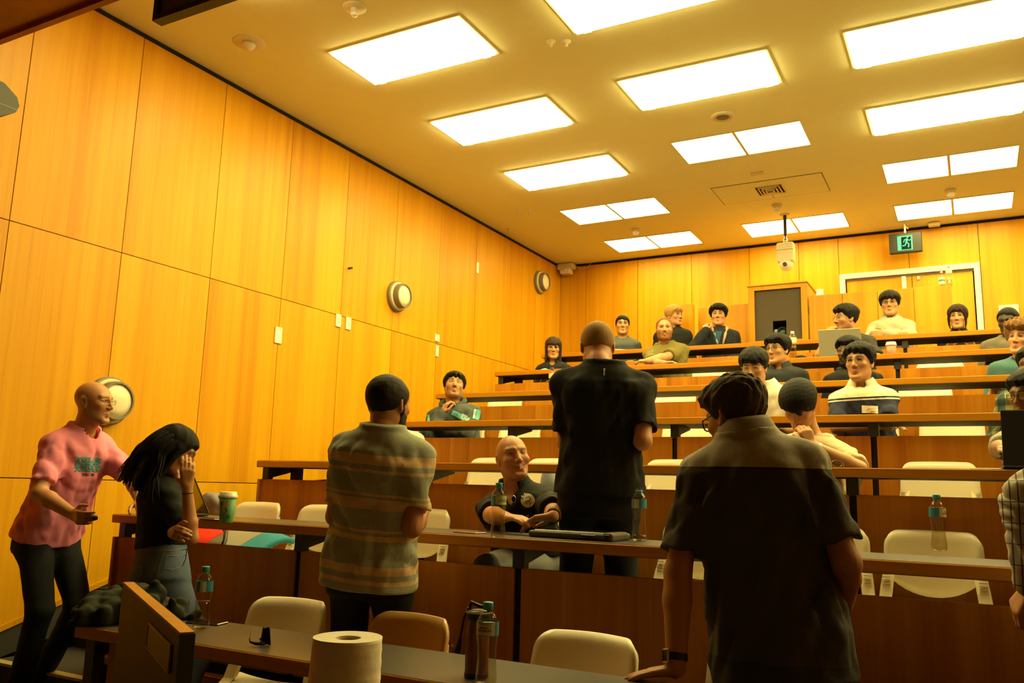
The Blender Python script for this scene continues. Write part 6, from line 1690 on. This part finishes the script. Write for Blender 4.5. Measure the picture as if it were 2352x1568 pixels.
# ---- last row
H = aty(1430, 748, 9.55)
gst = [(-.3, (.085, .095, .105)), (.46, (.12, .13, .135)), (.60, (.075, .085, .095)), (.72, (.11, .12, .125))]
person('young man with short black hair in a slate striped T-shirt at the last desk', H, pel(7, H, .0, .86), RF(7), yaw=24, hyaw=22, skin=AS, res=.0058, hair=dict(kind='crop', t=.008, amp=.002), hcol='black', shirt=dict(mat=C('slate_stripes', (.085, .095, .105), ramp=gst), slen=.85), trousers=dict(mat=CHINO), seed=83)
H = aty(1549, 727, 9.80)
bd, bdi = person('person with long blond hair in a dark jacket turned right behind the olive shirt', H, pel(7, H, .02, 1.02), RF(7), yaw=20, hyaw=66, skin=LT, res=.006, hair=dict(kind='crop', t=.020, amp=.004, drop=-.015), hcol='blond', shirt=dict(mat=BLACK2, sleeve='long', ease=.024), trousers=dict(mat=CHINO), seed=89, shirt_name='jacket')
H = aty(1650, 727, 9.58); P_ = pel(7, H, .02, .86)
jk, jki = person('dark haired man in a navy jacket with pale fleece collar touching his shoulder', H, P_, RF(7), yaw=20, hyaw=10, pitch=-2, skin=LT, res=.0055, headsc=1.0, hair=dict(kind='crop', t=.026, amp=.007, f0=60, f1=150, top=.6), hcol='black', face=dict(nose=1.12),
    arms=dict(r=dict(to=aty(1622, 758, 9.38), hint=(-.5, -.6, -.9), dir=(-.15, .35, .5), palm=(.1, .8, -.3), curl=.7, thumbside=(.8, 0, .3))),
    shirt=dict(mat=C('navy_canvas', (.020, .022, .030)), sleeve='long', ease=.030, fold=.011), trousers=dict(mat=CHINO), seed=97, shirt_name='jacket')
c_ = aty(1648, 775, 9.42)
bm = grid_bm(lambda a, b: V(((a-.5)*(.03+.07*b), (b-.5)*.15, 0)), 5, 8)
decal(jk, 'jacket', bm, c_, rt_, (0, 0, 1), cdir(c_), C('denim_blue_shirt', (.03, .09, .17)), 'blue_shirt', off=.006)
fle = C('pale_fleece', (.62, .42, .26), noise=.3, bump=.6)
for s in (-1, 1):
    N0 = jki['N']; org = jki['origin']
    pts = [N0-jki['v']*.085+V((0, 0, .025)), N0+jki['u']*(s*.085)-jki['v']*.02+V((0, 0, .025)), N0+jki['u']*(s*.085)+jki['v']*.08-V((0, 0, .015)), N0+jki['u']*(s*.060)+jki['v']*.150-V((0, 0, .10)), N0+jki['u']*(s*.030)+jki['v']*.185-V((0, 0, .22))]
    bm = bmesh.new(); add_tube(bm, [tuple(p-org) for p in pts], [.022, .024, .022, .016, .010], 8); obj('fleece_collar', bm, fle, jk, True)
H = aty(2044, 700, 9.58); P_ = pel(7, H, .01, .86)
qz, qzi = person('young man with glasses in a cream quarter zip jumper with crossed arms', H, P_, RF(7), yaw=4, hyaw=0, pitch=2, skin=AS, res=.0052, headsc=1.04, bulk=1.04, hair=dict(kind='mop', t=.024, amp=.003), hcol='dkbrown', glasses=dict(w=.025, h=.014, r=.0017, col=(.02, .014, .01)), face=dict(jaw=1.06),
    arms=dict(r=dict(to=V((H.x+.02, 9.25, RD(7)+.06)), hint=(-1, -.3, -.6), dir=(1, 0, .05), palm=(0, 1, 0), curl=.3), l=dict(to=V((H.x-.02, 9.22, RD(7)+.09)), hint=(1, -.3, -.6), dir=(-1, 0, 0), palm=(0, 1, 0), curl=.3)),
    shirt=dict(mat=C('cream_knit', (.48, .41, .28), noise=.15), sleeve='long', ease=.024, fold=.010), collar=dict(h=.036, open=24, mat=C('grey_shirt_collar', (.25, .25, .23))), trousers=dict(mat=CHINO), seed=101, shirt_name='jumper')
watch(qz, qzi, 1, (.02, .02, .02), (.3, .28, .25), side=(0, -1, .1), back=.01)
H = aty(2200, 730, 9.55)
wq, wqi = person('young woman with tied reddish black hair in a black top, last row right', H, pel(7, H, .0, .86), RF(7), yaw=4, hyaw=-6, pitch=4, sex='f', skin=AS, res=.0058, headsc=1.0, hair=dict(kind='crop', t=.016, drop=-.014, side=.7, amp=.003, jag=.004), hcol='redbrown', shirt=dict(mat=BLACK2, sleeve='long', ease=.016), collar=dict(h=.03, open=10, flare=.006), trousers=dict(mat=CHINO), seed=103)
for s_ in (-1, 1):
    pts = [wqi['H']+V((wqi['R'] @ np.array(q_, np.float32)).tolist())-wqi['origin'] for q_ in ((s_*.030, -.085, .085), (s_*.066, -.070, .045), (s_*.078, -.055, -.01), (s_*.076, -.055, -.07), (s_*.066, -.055, -.115))]
    bm = bmesh.new(); add_tube(bm, [tuple(p_) for p_ in pts], [.010, .013, .013, .010, .003], 8); obj('hair_strand', bm, HAIR['redbrown'], wq, True)
H = aty(2386, 712, 9.5)
person('person in a pale shirt cut by the right edge at the last row', H, pel(7, H, -.02, .86), RF(7), yaw=-8, skin=MD, res=.0075, hair=crop, hcol='black', shirt=dict(mat=C('pale_shirt', (.72, .62, .50)), slen=.85), trousers=dict(mat=CHINO), seed=107)
# ================================================================== soft things
def cloth_blob(name, label, cat, blobs, amp, m, h=.010, seed=1, floor=None, ff=(14, 45), parent=None, lo=None):
    pts = np.array([np.array(b[0]) for b in blobs]); rr = max(max(b[1]) for b in blobs)
    G_ = Field(pts.min(0)-rr-.06, pts.max(0)+rr+.06, h)
    for b in blobs: G_.ell(b[0], b[1], None, .05)
    wv = waves(seed, 8, ff, (1, 1, 1)); G_.add(lambda X, Y, Z: wv(X, Y, Z)*amp, pts.min(0)-2, pts.max(0)+2, 0, '+')
    if floor is not None: G_.add(lambda X, Y, Z: floor-Z+0*X+0*Y, pts.min(0)-2, pts.max(0)+2, 0, 'i')
    Ps, Fs = G_.mesh(); org = (float(pts[:, 0].mean()), float(pts[:, 1].mean()), floor if floor is not None else float(pts[:, 2].mean()))
    o = net_obj(name, Ps, Fs, m, None, org, None, smooth_it=1); o.location = org
    return tag(o, label, cat)
zt = RD(1)
def cb_(px, py, r, dz=0.0, dy=0.0):
    q_ = atz(px, py, zt+dz); return ((q_.x, q_.y+dy, zt+dz), r)
cloth_blob('coat', 'dark green black coat heaped on the left end of the front desk', 'coat', [cb_(228, 1408, (.075, .10, .065), .04), cb_(262, 1395, (.08, .10, .07), .05), cb_(320, 1395, (.09, .10, .075), .05), cb_(365, 1402, (.09, .10, .05), .03), cb_(405, 1416, (.08, .07, .022), .006), cb_(335, 1370, (.05, .06, .04), .10, .04)], .085, C('dark_coat', (.030, .032, .020), noise=.3), .0065, 5, zt+.001, ff=(20, 60))
p = aty(490, 1168, RY(2)+.74)
cloth_blob('grey_jumper', 'grey jumper draped over a chair behind the green cup', 'jumper', [((p.x, p.y, p.z+.02), (.11, .05, .09)), ((p.x+.04, p.y+.01, p.z-.04), (.10, .05, .10)), ((p.x-.03, p.y, p.z-.08), (.10, .05, .08))], .05, C('grey_jersey', (.26, .26, .27), noise=.15), .009, 9)
# bag on the seats below the second desk: red, grey and blue fabric panels
bagr = C('red_nylon', (.92, .05, .02), noise=.1); bagg = C('grey_nylon', (.30, .27, .20), noise=.1); bagb = C('blue_nylon', (.04, .26, .38), noise=.1)
bz = RF(2)+.47
b0 = aty(512, 1245, RY(2)+.46)
bag = thing('tote_bag', 'red, grey and blue fabric bag on the seats under the second desk', 'bag', (b0.x, b0.y, bz))
def bagf(x0, x1):
    def fn(u, v):
        x = x0+(x1-x0)*u; k = (x+.34)/.70; top = .215-.085*k
        return (x*.92+.06*v, -.17+.36*v, .0+top*math.sin(min(1, v/.85)*1.3)+.010*math.sin(11*x+6*v))
    return fn
for nm_, a, b, m_ in (('red_panel', -.34, -.07, bagr), ('grey_panel', -.07, .16, bagg), ('blue_panel', .16, .36, bagb)):
    bm = bmesh.new(); shell(bm, bagf(a, b), 10, 10, .03); bmesh.ops.recalc_face_normals(bm, faces=bm.faces); obj(nm_, bm, m_, bag, True)
bm = bmesh.new(); add_tube(bm, [(-.03, .02, .19), (.05, -.03, .165), (.10, -.08, .12), (.13, -.15, .05)], .013, 8); obj('strap', bm, M['black'], bag, True)
p = ondesk(1836, 6, .10)
cloth_blob('black_cap', 'black cap lying on the sixth desk beside the clear bottle', 'cap', [((p.x, p.y+.03, RD(6)+.01), (.05, .06, .030)), ((p.x+.06, p.y+.04, RD(6)+.004), (.035, .04, .010))], .010, BLACK2, .008, 12, RD(6)+.001)
p = aty(1262, 1102, RY(3)+.76)
cloth_blob('blue_bag', 'pale blue bag on a third row chair behind the smiling man', 'bag', [((p.x, p.y, p.z), (.06, .05, .10)), ((p.x+.03, p.y, p.z-.06), (.07, .05, .08))], .010, C('pale_blue_cloth', (.30, .34, .42), noise=.1), .009, 15)
for o_ in bpy.data.objects:
    for k_ in ('_s', '_t', '_o'):
        if k_ in o_: del o_[k_]
